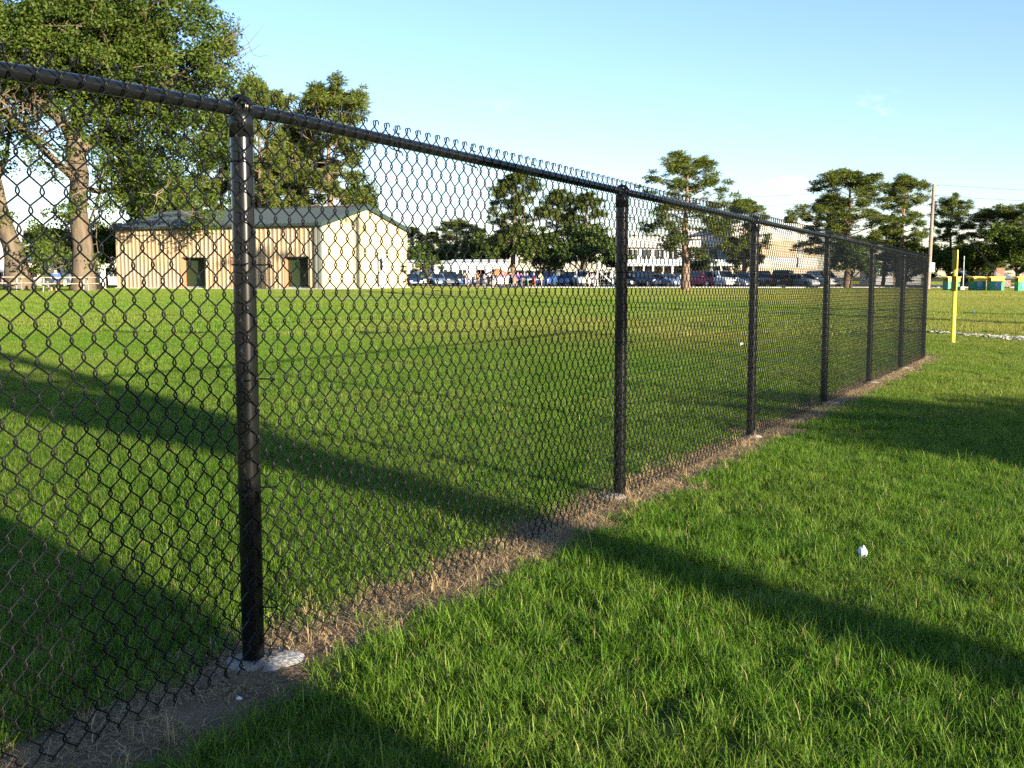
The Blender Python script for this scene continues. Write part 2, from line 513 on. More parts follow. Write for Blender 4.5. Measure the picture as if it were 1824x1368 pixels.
# the woven wires: each one a flattened zigzag spiral hooked into its neighbours
def wire_path(nhalf, lod, jit, seed, hook=True):
    rg = np.random.default_rng(seed)
    ov = .0056; X = PW / 4 + ov; dy = .0028
    P = []
    top = 1.872
    for i in range(nhalf + 1):
        s = 1 if i % 2 == 0 else -1
        z = top - i * PH / 2
        x = s * X
        jx, jz = (rg.normal(0, .0006, 2) if jit else (0, 0))
        if i == 0:
            # knuckled end: one wire of each pair is bent over and hangs back down, the other closes tightly round it
            if hook:
                P += [(x - .001, -.0130, z - .006), (x + .000, -.0130, z + .002), (x + .001, -.0105, z + .008), (x + .001, -.006, z + .0115), (x, -.001, z + .0095), (x, .0012, z + .004)]
            else:
                P += [(x - .008, .004, z + .001), (x - .005, .0045, z + .008), (x + .001, .002, z + .010), (x + .002, -.002, z + .006)]
            P += [(x - .0006 * s, -dy * .6, z), (x - .0058 * s, -dy * s, z - .010)]
        elif i == nhalf:
            P += [(x - .003 * s, dy * s, z + .006), (x, 0, z), (x + .002 * s, .006, z - .014), (x, .012, z - .006)]
        elif lod:
            P += [(x, dy * .5 * s, z + .004), (x, -dy * .5 * s, z - .004)]
        else:
            P += [(x - .0062 * s + jx, dy * s, z + .0115 + jz), (x - .0008 * s + jx, dy * .6 * s, z + .0045 + jz), (x - .0008 * s + jx, -dy * .6 * s, z - .0045 + jz), (x - .0062 * s + jx, -dy * s, z - .0115 + jz)]
    return P
NH = 39
wire_mats = [m_wire]
wire_meshes = []
for sd_ in range(4):
    mb = MB(); mb.tube(wire_path(NH, False, True, sd_, sd_ % 2 == 0), .0025, 5, cap=False)
    wire_meshes.append(mb.mesh('wire', wire_mats, True))
lod_mesh_pts = wire_path(NH, True, False, 0)
OFF = .0365 + .0065
start_t, end_t = -1.55, FT[-1] - .04
nw = int((end_t - start_t) / (PW / 2))
far_mb_v, far_mb_f = [], []
lm = MB(); lm.tube(lod_mesh_pts, .0024, 4, cap=False)
LV = np.array(lm.v); LF = np.array([f for f in lm.f])
mesh_part = None
near_list, far_list = [], []
for k in range(nw):
    t = start_t + k * PW / 2
    (near_list if (t > -1.05 and len(near_list) < 300) else far_list).append((k, t))
ac = 0
for k, t in far_list:
    p = fpt(t) - FO
    flip = k % 2
    c, s_ = math.cos(YAW), math.sin(YAW)
    lx = LV[:, 0] * (-1 if flip else 1); ly = LV[:, 1] * (-1 if flip else 1)
    bul = .006 * np.sin(t * 2.1) * np.sin(LV[:, 2] * 2.2)
    wx = p[0] + lx * c - (ly - OFF + bul) * s_; wy = p[1] + lx * s_ + (ly - OFF + bul) * c
    far_mb_v.append(np.stack([wx, wy, p[2] + LV[:, 2]], -1)); far_mb_f.append(LF + ac); ac += len(LV)
me = npmesh('chain_link_mesh', np.concatenate(far_mb_v), np.concatenate(far_mb_f), [m_wire], smooth=True)
mesh_part = obj('chain_link_mesh', me, fence)
mesh_part['kind'] = 'stuff'
for k, t in near_list:
    p = fpt(t) - FO
    bul = .006 * math.sin(t * 2.1)
    q = p + np.array([FN[0], FN[1], 0]) * (OFF - bul)
    obj('wire', wire_meshes[k % 4], mesh_part, tuple(q), YAW + (math.pi if k % 2 else 0))
# ties round the top rail
tr = MB()
tr.tube([(0, -.044, -.05), (.0, -.03, -.018), (.002, .004, .026), (.004, .026, .0), (.006, .0, -.03), (.008, -.046, -.045), (.012, -.05, -.06)], .0026, 5)
tr.tube([(0, -.044, .022), (.0, -.02, .03), (-.02, -.028, .04)], .0026, 5)
trm = tr.mesh('tie_wire', [m_wire], True)
for t in np.arange(-.35, 18.4, .61):
    obj('tie_wire', trm, fence, tuple(fpt(t) + np.array([0, 0, RAILZ]) - FO), YAW)
# small sign wired to the corner
m_signw = mat('sign_white', (.8, .76, .7), .5); m_signr = mat('sign_red', (.75, .2, .14), .5)
pc = fpt(FT[-1])
sgn = empty('fence_sign', (pc[0] + FN[0] * .07 + .03, pc[1] + FN[1] * .07, pc[2] + 1.66), R(48))
tag(sgn, 'small white and red sign hung at the far fence corner', 'sign')
MB().box(-.11, .11, -.006, .0, -.08, .08).build('plate', m_signw, sgn)
MB().box(-.09, .09, -.0085, -.0062, -.065, -.015).build('red_panel', m_signr, sgn)
for x in (-.08, .08):
    MB().tube([(x, -.01, .06), (x, .03, .06)], .004, 6).build('fastener', m_wire, sgn)

# ------------------------------------------------------------------ grass
m_grass = leafmat('grass_blade', (.035, .092, .005), (.093, .200, .010), (.235, .330, .050), trans=.42, rough=.55, dead=(.36, .31, .13), spec=.18,
                  dry=((.165, .175, .018), (.40, .35, .10)))
m_straw = leafmat('dead_straw', (.18, .118, .060), (.37, .262, .132), (.60, .455, .25), trans=.2, rough=.7)

def blades(n, size, hl, wd, lean, segs, seed, tint_mu=.5, spread=1.0, clump=0):
    rg = np.random.default_rng(seed)
    if clump:
        cc = (rg.random((clump, 2)) - .5) * size
        ci = rg.integers(0, clump, n)
        root = cc[ci] + rg.normal(0, size / math.sqrt(clump) * .60, (n, 2))
        hm = np.clip(rg.normal(1, .18, clump), .55, 1.5)[ci]
        ct = rg.normal(0, .12, clump)[ci]
    else:
        root = (rg.random((n, 2)) - .5) * size * spread; hm = np.ones(n); ct = np.zeros(n)
    L = hl * hm * np.clip(rg.normal(1, .28, n), .35, 1.9)
    az = rg.random(n) * 2 * math.pi
    if clump: az = (rg.random(clump) * 2 * math.pi)[ci] + rg.normal(0, 1.0, n)
    d = np.stack([np.cos(az), np.sin(az)], -1)
    perp = np.stack([-d[:, 1], d[:, 0]], -1)
    tw = rg.random(n) * 2 * math.pi
    w = wd * np.clip(rg.normal(1, .25, n), .5, 1.7)
    b0 = np.abs(rg.normal(0, lean * .5, n)); b1 = np.abs(rg.normal(lean, lean * .55, n))
    V = []; ang = b0.copy(); pos = np.concatenate([root, np.full((n, 1), -.004)], 1)
    wv = np.concatenate([perp * np.cos(tw)[:, None] * .999 + d * np.sin(tw)[:, None] * .6, np.zeros((n, 1))], 1)
    rings = []
    for s in range(segs):
        ww = w * (1 - .25 * s / max(1, segs))
        rings.append((pos - wv * ww[:, None] / 2, pos + wv * ww[:, None] / 2))
        st = np.concatenate([d * np.sin(ang)[:, None], np.cos(ang)[:, None]], 1) * (L / segs)[:, None]
        pos = pos + st; ang = np.minimum(ang + b1 / segs * 1.6, 2.0)
    parts = []
    for a, b in rings: parts += [a, b]
    parts.append(pos)
    V = np.stack(parts, 1)                      # n, 2*segs+1, 3
    k = 2 * segs + 1
    base = (np.arange(n) * k)[:, None]
    tr_ = []
    for s in range(segs - 1):
        tr_ += [[2 * s, 2 * s + 1, 2 * s + 3], [2 * s, 2 * s + 3, 2 * s + 2]]
    tr_.append([2 * segs - 2, 2 * segs - 1, 2 * segs])
    Fc = (base[:, None, :] + np.array(tr_)[None]).reshape(-1, 3)
    tint = np.clip(rg.normal(tint_mu, .2, n) + ct, 0, .93)
    tint = np.where(rg.random(n) < .03, 1.0, tint)
    tint = np.repeat(tint[:, None], k, 1)
    return V.reshape(-1, 3), Fc, tint.ravel()

lib = bpy.data.collections.new('grass_templates')
names = []
def tmpl(prefix, i, arr, m):
    o = bpy.data.objects.new(f'{prefix}{i:02d}', npmesh(prefix, arr[0], arr[1], [m], arr[2]))
    lib.objects.link(o); names.append(o.name)
IDX = {}
def reg(key, count): IDX[key] = (len(names), count)
reg('a', 5)
for i in range(5): tmpl('g0_', i, blades(3500, .42, .049, .0026, .95, 3, 10 + i, clump=70), m_grass)
reg('b', 5)
for i in range(5): tmpl('g1_', i, blades(190, .115, .054, .0030, .9, 3, 20 + i, spread=1.15), m_grass)
reg('c', 4)
for i in range(4): tmpl('g2_', i, blades(4600, .84, .043, .0048, .7, 2, 30 + i, clump=120), m_grass)
reg('d', 4)
for i in range(4): tmpl('g3_', i, blades(3200, 1.65, .055, .014, .5, 1, 40 + i, .55, clump=160), m_grass)
reg('e', 4)
for i in range(4): tmpl('g4_', i, blades(3800, 4.2, .055, .035, .5, 1, 50 + i, .6), m_grass)
reg('w', 3)
for i in range(3):
    wr = np.random.default_rng(80 + i); nl = 34
    ca = wr.random(nl) * 6.28; cd = wr.random(nl) ** .6 * .055
    C_w = np.stack([np.cos(ca) * cd, np.sin(ca) * cd, wr.uniform(.018, .05, nl)], -1)
    ax_ = np.stack([np.cos(ca + wr.normal(0, .5, nl)), np.sin(ca + wr.normal(0, .5, nl)), wr.uniform(-.1, .35, nl)], -1) * wr.uniform(.006, .011, nl)[:, None]
    bx_ = np.stack([-ax_[:, 1], ax_[:, 0], wr.normal(0, .002, nl)], -1) * .62
    Vw = np.stack([C_w - ax_, C_w - bx_, C_w + ax_, C_w + bx_], 1).reshape(-1, 3)
    tmpl('g5_', i, (Vw, np.arange(4 * nl).reshape(-1, 4), np.repeat(np.clip(wr.normal(.35, .15, nl), 0, .8), 4)), m_grass)
reg('s', 4)
lib2 = bpy.data.collections.new('straw_templates')

def infru(x, y, m=2.0):
    return (np.abs(x) < y * .4606 * 1.04 + m) & (y > 1.2)
pts, rots, scl, idx, dry, szz = [], [], [], [], [], []
def in_excl(x, y):
    r = np.zeros(np.shape(x), bool)
    for cx, cy, rx, ry, a in EXCL:
        dx, dy = x - cx, y - cy
        u = dx * math.cos(a) + dy * math.sin(a); v = -dx * math.sin(a) + dy * math.cos(a)
        r |= (u / rx) ** 2 + (v / ry) ** 2 < 1
    return r
def dryness(x, y):
    n = fnoise(x * .16 + 5, y * .16 + 2); n2 = fnoise(x * 1.1 + 50, y * 1.1 + 20)
    d = .05 + .13 * ss(6, 22, y) + .15 * ss(25, 60, y) + .75 * (n - .5) * ss(4, 16, y) + .38 * (n2 - .5)
    # worn infield beyond the fence on the right
    q = np.exp(-(((x - 4.5) / 5.5) ** 2 + ((y - 27) / 5.0) ** 2))
    d = d + .55 * q * (.5 + n2)
    d = d + .30 * ss(9, 14, x) * ss(20, 30, y)
    return np.clip(d, 0, 1)
def emit(x, y, key, sc_lo=.95, sc_hi=1.18):
    if len(x) == 0: return
    a, c = IDX[key]
    n = len(x)
    pts.append(np.stack([x, y, h(x, y)], -1)); rots.append(rng.random(n) * 2 * math.pi)
    s = rng.uniform(sc_lo, sc_hi, n) * (.90 + .24 * fnoise(x * .7 + 9, y * .7))
    scl.append(s); zv = .62 + .50 * fnoise(x * 1.3 + 31, y * 1.3 + 4) + .42 * vnoise(x * 3.7 + 2, y * 3.7); szz.append(zv + (1.0 - zv) * .65 * ss(6, 11, y)); idx.append(a + rng.integers(0, c, n)); dry.append(dryness(x, y))
def tiles(y0, y1, step, key, sub=None):
    xs = np.arange(-80, 80, step); ys = np.arange(max(0.6, y0 - step), y1 + step, step)
    X, Y = np.meshgrid(xs, ys); X = X.ravel() + rng.uniform(-.12, .12, X.size) * step; Y = Y.ravel() + rng.uniform(-.12, .12, Y.size) * step
    d = Y
    k = (d >= y0) & (d < y1) & infru(X, Y, 1.5 + .06 * y1)
    X, Y = X[k], Y[k]
    s = strip_sd(X, Y); t = fence_t(X, Y)
    on = (t > -4) & (t < 19.6)
    ex = in_excl(X, Y)
    cross = on & (s < step * .62) & (s > -step * 1.0)
    good = (~(on & (s < step * .62))) & ~ex
    emit(X[good], Y[good], key)
    # edge of the dirt: small tufts
    cx, cy = X[cross], Y[cross]
    m = int(round(step / .105))
    g = (np.arange(m) + .5) / m * step - step / 2
    GX, GY = np.meshgrid(g, g)
    SX = (cx[:, None] + GX.ravel()[None]).ravel(); SY = (cy[:, None] + GY.ravel()[None]).ravel()
    SX = SX + rng.uniform(-.04, .04, SX.size); SY = SY + rng.uniform(-.04, .04, SY.size)
    s2 = strip_sd(SX, SY)
    kk = (s2 > 0) | ((s2 > -.12) & (rng.random(SX.size) < .05))
    emit(SX[kk], SY[kk], 'b', .8, 1.25)
tiles(.8, 9.5, .38, 'a')
tiles(9.5, 27, .76, 'c')
tiles(27, 62, 1.5, 'd')
tiles(62, 112, 3.6, 'e')
tiles(152, 240, 3.9, 'e')
wx_ = rng.uniform(-5, 6, 2600); wy_ = rng.uniform(2, 12, 2600)
kw = infru(wx_, wy_, 1) & (strip_sd(wx_, wy_) > .03) & (fnoise(wx_ * .8 + 3, wy_ * .8 + 8) > .54)
emit(wx_[kw], wy_[kw], 'w', .7, 1.1)

def scatter(name, lib_, P, A, S, I, D, label, ZS=None):
    if ZS is None: ZS = [1.0] * len(P)
    me = bpy.data.meshes.new(name)
    me.from_pydata([tuple(p) for p in P], [], [])
    for nm, ty, arr in (('rot', 'FLOAT', A), ('scl', 'FLOAT', S), ('idx', 'INT', I), ('dry', 'FLOAT', D), ('zs', 'FLOAT', ZS)):
        at_ = me.attributes.new(nm, ty, 'POINT'); at_.data.foreach_set('value', np.asarray(arr, np.int32 if ty == 'INT' else np.float32))
    o = obj(name, me); tag(o, label, kind='stuff')
    ng = bpy.data.node_groups.new(name + '_scatter', 'GeometryNodeTree')
    ng.interface.new_socket('Geometry', in_out='INPUT', socket_type='NodeSocketGeometry')
    ng.interface.new_socket('Geometry', in_out='OUTPUT', socket_type='NodeSocketGeometry')
    N = ng.nodes; L = ng.links
    gi = N.new('NodeGroupInput'); go = N.new('NodeGroupOutput')
    ip = N.new('GeometryNodeInstanceOnPoints'); ci = N.new('GeometryNodeCollectionInfo')
    ci.inputs['Collection'].default_value = lib_
    ci.inputs['Separate Children'].default_value = True
    ci.inputs['Reset Children'].default_value = True
    ip.inputs['Pick Instance'].default_value = True
    def na(nm, ty):
        a = N.new('GeometryNodeInputNamedAttribute'); a.data_type = ty; a.inputs['Name'].default_value = nm
        return a.outputs['Attribute']
    cx = N.new('ShaderNodeCombineXYZ'); er = N.new('FunctionNodeEulerToRotation')
    L.new(na('rot', 'FLOAT'), cx.inputs['Z']); L.new(cx.outputs[0], er.inputs[0])
    L.new(gi.outputs[0], ip.inputs['Points']); L.new(ci.outputs[0], ip.inputs['Instance'])
    L.new(na('idx', 'INT'), ip.inputs['Instance Index']); L.new(er.outputs[0], ip.inputs['Rotation'])
    c3 = N.new('ShaderNodeCombineXYZ'); mz = N.new('ShaderNodeMath'); mz.operation = 'MULTIPLY'
    sa = na('scl', 'FLOAT'); L.new(sa, c3.inputs['X']); L.new(sa, c3.inputs['Y']); L.new(sa, mz.inputs[0]); L.new(na('zs', 'FLOAT'), mz.inputs[1]); L.new(mz.outputs[0], c3.inputs['Z'])
    L.new(c3.outputs[0], ip.inputs['Scale'])
    L.new(ip.outputs[0], go.inputs[0])
    md = o.modifiers.new('scatter', 'NODES'); md.node_group = ng
    return o
scatter('grass', lib, np.concatenate(pts), np.concatenate(rots), np.concatenate(scl), np.concatenate(idx), np.concatenate(dry), 'mown green grass covering the sports field', np.concatenate(szz))

# dead straw lying on the dirt strip
m_clod = mat('soil_clod', (.30, .22, .14), .95, spec=.1, color2=(.14, .10, .065), scale=20)
ns = 4
for i in range(ns):
    a = blades(230, .26, .075, .0026, 1.5, 3, 60 + i)
    a[0][:, 2] = a[0][:, 2] * .45 + .006
    o = bpy.data.objects.new(f'st{i}', npmesh('st', a[0], a[1], [m_straw], a[2])); lib2.objects.link(o)
for i in range(2):
    a = blades(16, .05, .10, .0026, .55, 3, 70 + i)
    o = bpy.data.objects.new(f'su{i}', npmesh('su', a[0], a[1], [m_straw], a[2])); lib2.objects.link(o)
for i in range(2):
    pr_ = np.random.default_rng(90 + i); npb = 34; Vp = []; Fp = []
    for j in range(npb):
        c = np.array([pr_.uniform(-.13, .13), pr_.uniform(-.13, .13), .004]); rr_ = .0025 + .008 * pr_.random() ** 3
        o_ = len(Vp)
        Vp += [c + np.array(q) * rr_ * pr_.uniform(.7, 1.3) for q in ((1, 0, .2), (0, 1, .2), (-1, 0, .2), (0, -1, .2), (.1, 0, .9), (0, 0, -.5))]
        Fp += [(o_, o_ + 1, o_ + 4), (o_ + 1, o_ + 2, o_ + 4), (o_ + 2, o_ + 3, o_ + 4), (o_ + 3, o_, o_ + 4), (o_ + 1, o_, o_ + 5), (o_ + 2, o_ + 1, o_ + 5), (o_ + 3, o_ + 2, o_ + 5), (o_, o_ + 3, o_ + 5)]
    o = bpy.data.objects.new(f'sz{i}', npmesh('clods', np.array(Vp), np.array(Fp), [m_clod])); lib2.objects.link(o)
P, A, S, I = [], [], [], []
for t in np.arange(-3.2, 19.4, .10):
    r, l = strip_edges(np.array([t])); r = float(r[0]); l = float(l[0])
    for n in np.arange(-l, r + .05, .10):
        p = FP + FD * (t + random.uniform(-.05, .05)) + FN * (n + random.uniform(-.05, .05))
        dens = float(fnoise(p[0] * 3 + 7, p[1] * 3))
        if random.random() < min(.92, max(.30, (dens - .38) * 4.5)) and n < r - .02:
            P.append((p[0], p[1], hz(*p) + .012)); A.append(random.random() * 6.3); S.append(random.uniform(.55, 1.25)); I.append(random.randrange(4))
        if random.random() < .55:
            P.append((p[0], p[1], hz(*p) + .010)); A.append(random.random() * 6.3); S.append(random.uniform(.7, 1.3)); I.append(6 + random.randrange(2))
        if random.random() < .11:
            P.append((p[0], p[1], hz(*p) + .008)); A.append(random.random() * 6.3); S.append(random.uniform(.35, 1.0)); I.append(4 + random.randrange(2))
scatter('dry_straw', lib2, P, A, S, I, [0] * len(P), 'dead brown straw on the bare strip below the fence')

# ------------------------------------------------------------------ trees
m_bark = mat('oak_bark', (.17, .132, .09), .95, spec=.1, color2=(.085, .066, .046), scale=3, bump=1.0, bscale=10, stretch=(1, 1, .25))
m_pbark = mat('pine_bark', (.26, .175, .115), .95, spec=.1, color2=(.13, .09, .065), scale=3, bump=.8, bscale=8, stretch=(1, 1, .3))
m_oak = leafmat('oak_leaf', (.022, .050, .005), (.062, .102, .010), (.140, .166, .024), trans=.34)
m_pine = leafmat('pine_needle', (.034, .060, .008), (.104, .136, .018), (.200, .215, .042), trans=.34)
m_dark = leafmat('dark_leaf', (.024, .048, .007), (.068, .104, .012), (.140, .168, .026), trans=.32)
m_fresh = leafmat('fresh_leaf', (.030, .060, .009), (.075, .120, .018), (.140, .185, .035), trans=.35)

def unit(v): return v / (np.linalg.norm(v) + 1e-9)
def grow(start, d, L, r0, r1, rg, n=6, wob=.18, up=.1):
    pts = [np.array(start, float)]; d = unit(np.array(d, float))
    for i in range(n):
        d = unit(d + rg.normal(0, wob, 3) + np.array([0, 0, up]))
        pts.append(pts[-1] + d * L / n)
    return np.array(pts), np.linspace(r0, r1, n + 1), d
def leaf_quads(C, sz, rg, flat=.0, asp=.55):
    n = len(C)
    a = rg.normal(0, 1, (n, 3)); a[:, 2] *= (1 - flat); a /= np.linalg.norm(a, axis=1)[:, None]
    b = rg.normal(0, 1, (n, 3)); b[:, 2] *= (1 - flat)
    b -= a * np.sum(a * b, 1)[:, None]; b /= np.linalg.norm(b, axis=1)[:, None]
    s = sz * rg.uniform(.6, 1.4, n)
    a = a * s[:, None]; b = b * (s * asp)[:, None]
    V = np.stack([C - a, C - b * .9 + a * .1, C + a, C + b * .9 + a * .1], 1).reshape(-1, 3)
    return V, np.arange(4 * n).reshape(-1, 4)
def crown_mesh(name, clumps, per, sz, rg, m, flat=.15):
    """clumps: (centre, radius); leaves fill flattened shells so gaps stay between clumps"""
    C = []; T = []
    for c, r in clumps:
        k = max(4, int(per * (r ** 1.6)))
        v = rg.normal(0, 1, (k, 3)); v /= np.linalg.norm(v, axis=1)[:, None]
        q = r * rg.random(k) ** .45
        p = c + v * q[:, None] * np.array([1, 1, .72])
        C.append(p); T.append(np.clip(rg.normal(.48, .2, k) + rg.normal(0, .10), 0, 1))
    C = np.concatenate(C); T = np.concatenate(T)
    V, Fc = leaf_quads(C, sz, rg, flat)
    return npmesh(name, V, Fc, [m], np.repeat(T, 4))
def limbs_mesh(name, tubes, m, sides=7):
    mb = MB()
    for p, r in tubes: mb.tube(p, r, sides if r[0] > .06 else 4)
    return mb.mesh(name, [m], True)

def broad_tree(seed, H=9.0, Rc=3.6, trunk_h=.28, r0=.22, per=95, sz=.17, m=None, bark=None, levels=3, droop=0):
    rg = np.random.default_rng(seed)
    tr_, br, clumps = [], [], []
    p, r, d = grow((0, 0, -.1), (rg.normal(0, .06), rg.normal(0, .06), 1), H * trunk_h + .1, r0 * 1.25, r0 * .85, rg, 5, .05, .05)
    r[0] *= 1.35
    tr_.append((p, r))
    def rec(s, d, L, rad, lev):
        pth, rr, dd = grow(s, d, L, rad, rad * .5, rg, 5, .17, .06 - droop * .1)
        (tr_ if lev == 0 else br).append((pth, rr))
        if lev >= levels:
            clumps.append((pth[-1], rg.uniform(.5, .95) * Rc / 3.6))
            clumps.append((pth[3] + rg.normal(0, .25, 3), rg.uniform(.35, .7) * Rc / 3.6))
            return
        k = rg.integers(3, 5)
        for j in range(k):
            f = .45 + .55 * (j + 1) / k
            q = pth[min(5, int(round(f * 5)))]
            nd = unit(dd * .75 + rg.normal(0, .62, 3) + np.array([0, 0, .12 - droop * .2]))
            rec(q, nd, L * rg.uniform(.58, .8), rad * .52, lev + 1)
    nb = rg.integers(4, 6)
    a0 = rg.random() * 6.28
    for j in range(nb):
        a = a0 + j * 2 * math.pi / nb + rg.normal(0, .25)
        el = rg.uniform(.55, 1.3) if j else 1.5
        rec(p[-1] - np.array([0, 0, .12 * j * H * trunk_h * .5]), (math.cos(a) * math.cos(el), math.sin(a) * math.cos(el), math.sin(el)), H * .33 * rg.uniform(.8, 1.1), r0 * .6, 0)
    # normalise the crown to H and Rc
    zz = np.array([c[0][2] for c in clumps]); xy = np.array([np.hypot(c[0][0], c[0][1]) for c in clumps])
    fz = (H - .4) / zz.max(); fx = Rc / np.percentile(xy, 92)
    S = np.array([fx, fx, fz])
    tr_ = [(q * S, w) for q, w in tr_]; br = [(q * S, w) for q, w in br]; clumps = [(c * S, w) for c, w in clumps]
    return limbs_mesh('trunk', tr_, bark or m_bark), limbs_mesh('branches', br, bark or m_bark, 5), crown_mesh('crown', clumps, per, sz, rg, m or m_oak)

def pine_tree_mesh(seed, H=14.0, Rc=3.0, cb=.35, nb=46, r0=.24, m=None, top=1.0):
    rg = np.random.default_rng(seed)
    n = 12
    z = np.linspace(-.1, H * .95, n)
    sway = np.cumsum(rg.normal(0, .05, (n, 2)), 0); sway[0] = 0
    tp = np.stack([sway[:, 0], sway[:, 1], z], -1)
    tr_ = [(tp, np.linspace(r0 * 1.15, .035, n))]
    br = []; puffs = []
    az = rg.random() * 6.28
    for i in range(nb):
        x = (i + rg.random()) / nb
        f = cb + (1 - cb) * x ** .9
        zc = f * H * .94
        c = np.array([np.interp(zc, z, tp[:, 0]), np.interp(zc, z, tp[:, 1]), zc])
        env = (.68 + .32 * math.sin(math.pi * min(1, x * 1.0))) * (1 - x ** 6 * .55)
        L = Rc * env * rg.uniform(.55, 1.15)
        az += 2.4 + rg.normal(0, .35)
        el = -.12 + .70 * x ** 1.5 * top + rg.normal(0, .12)
        d = np.array([math.cos(az) * math.cos(el), math.sin(az) * math.cos(el), math.sin(el)])
        pth, rr, dd = grow(c, d, L, .03 + .05 * (1 - x) * r0 / .24, .012, rg, 6, .10, .10)
        br.append((pth, rr))
        puffs.append((pth[-1], rg.uniform(.40, .66)))
        puffs.append((pth[5] + rg.normal(0, .2, 3), rg.uniform(.3, .55)))
        for s in range(rg.integers(4, 7)):
            q = pth[rg.integers(2, 6)]
            sd2 = unit(dd + rg.normal(0, .75, 3) + np.array([0, 0, .25]))
            sp, sr, _d = grow(q, sd2, L * rg.uniform(.2, .45), .018, .008, rg, 3, .15, .12)
            br.append((sp, sr)); puffs.append((sp[-1], rg.uniform(.28, .54)))
    puffs.append((tp[-1] + np.array([0, 0, .15]), .6)); puffs.append((tp[-2], .6))
    V = []; T = []
    for c, r in puffs:
        k = int(150 * (r / .5) ** 1.6)
        v = rg.normal(0, 1, (k, 3)); v[:, 2] = v[:, 2] * .8 + .15; v /= np.linalg.norm(v, axis=1)[:, None]
        root = c + v * (r * rg.random(k) ** .6 * .8)[:, None] * np.array([1, 1, .8])
        tip = root + (v + rg.normal(0, .5, (k, 3))) * (r * rg.uniform(.25, .45, k))[:, None]
        pr = np.cross(v, rg.normal(0, 1, (k, 3))); pr /= np.linalg.norm(pr, axis=1)[:, None] + 1e-9
        w = .042 * rg.uniform(.7, 1.4, k)[:, None]
        V.append(np.stack([root - pr * w, root + pr * w, tip], 1).reshape(-1, 3))
        T.append(np.repeat(np.clip(rg.normal(.5, .2, k) + rg.normal(0, .12), 0, 1), 3))
    V = np.concatenate(V)
    cr_ = npmesh('crown', V, np.arange(len(V)).reshape(-1, 3), [m or m_pine], np.concatenate(T))
    return limbs_mesh('trunk', tr_, m_pbark, 8), limbs_mesh('branches', br, m_pbark, 4), cr_

def plant(name, meshes, x, y, s, sz, rz, label, group=None, z=None):
    e = empty(name, (x, y, hz(x, y) if z is None else z), rz); e.scale = (s, s, sz)
    for nm, me in zip(('trunk', 'branches', 'crown'), meshes): obj(nm, me, e)
    tag(e, label, 'tree', group)
    return e

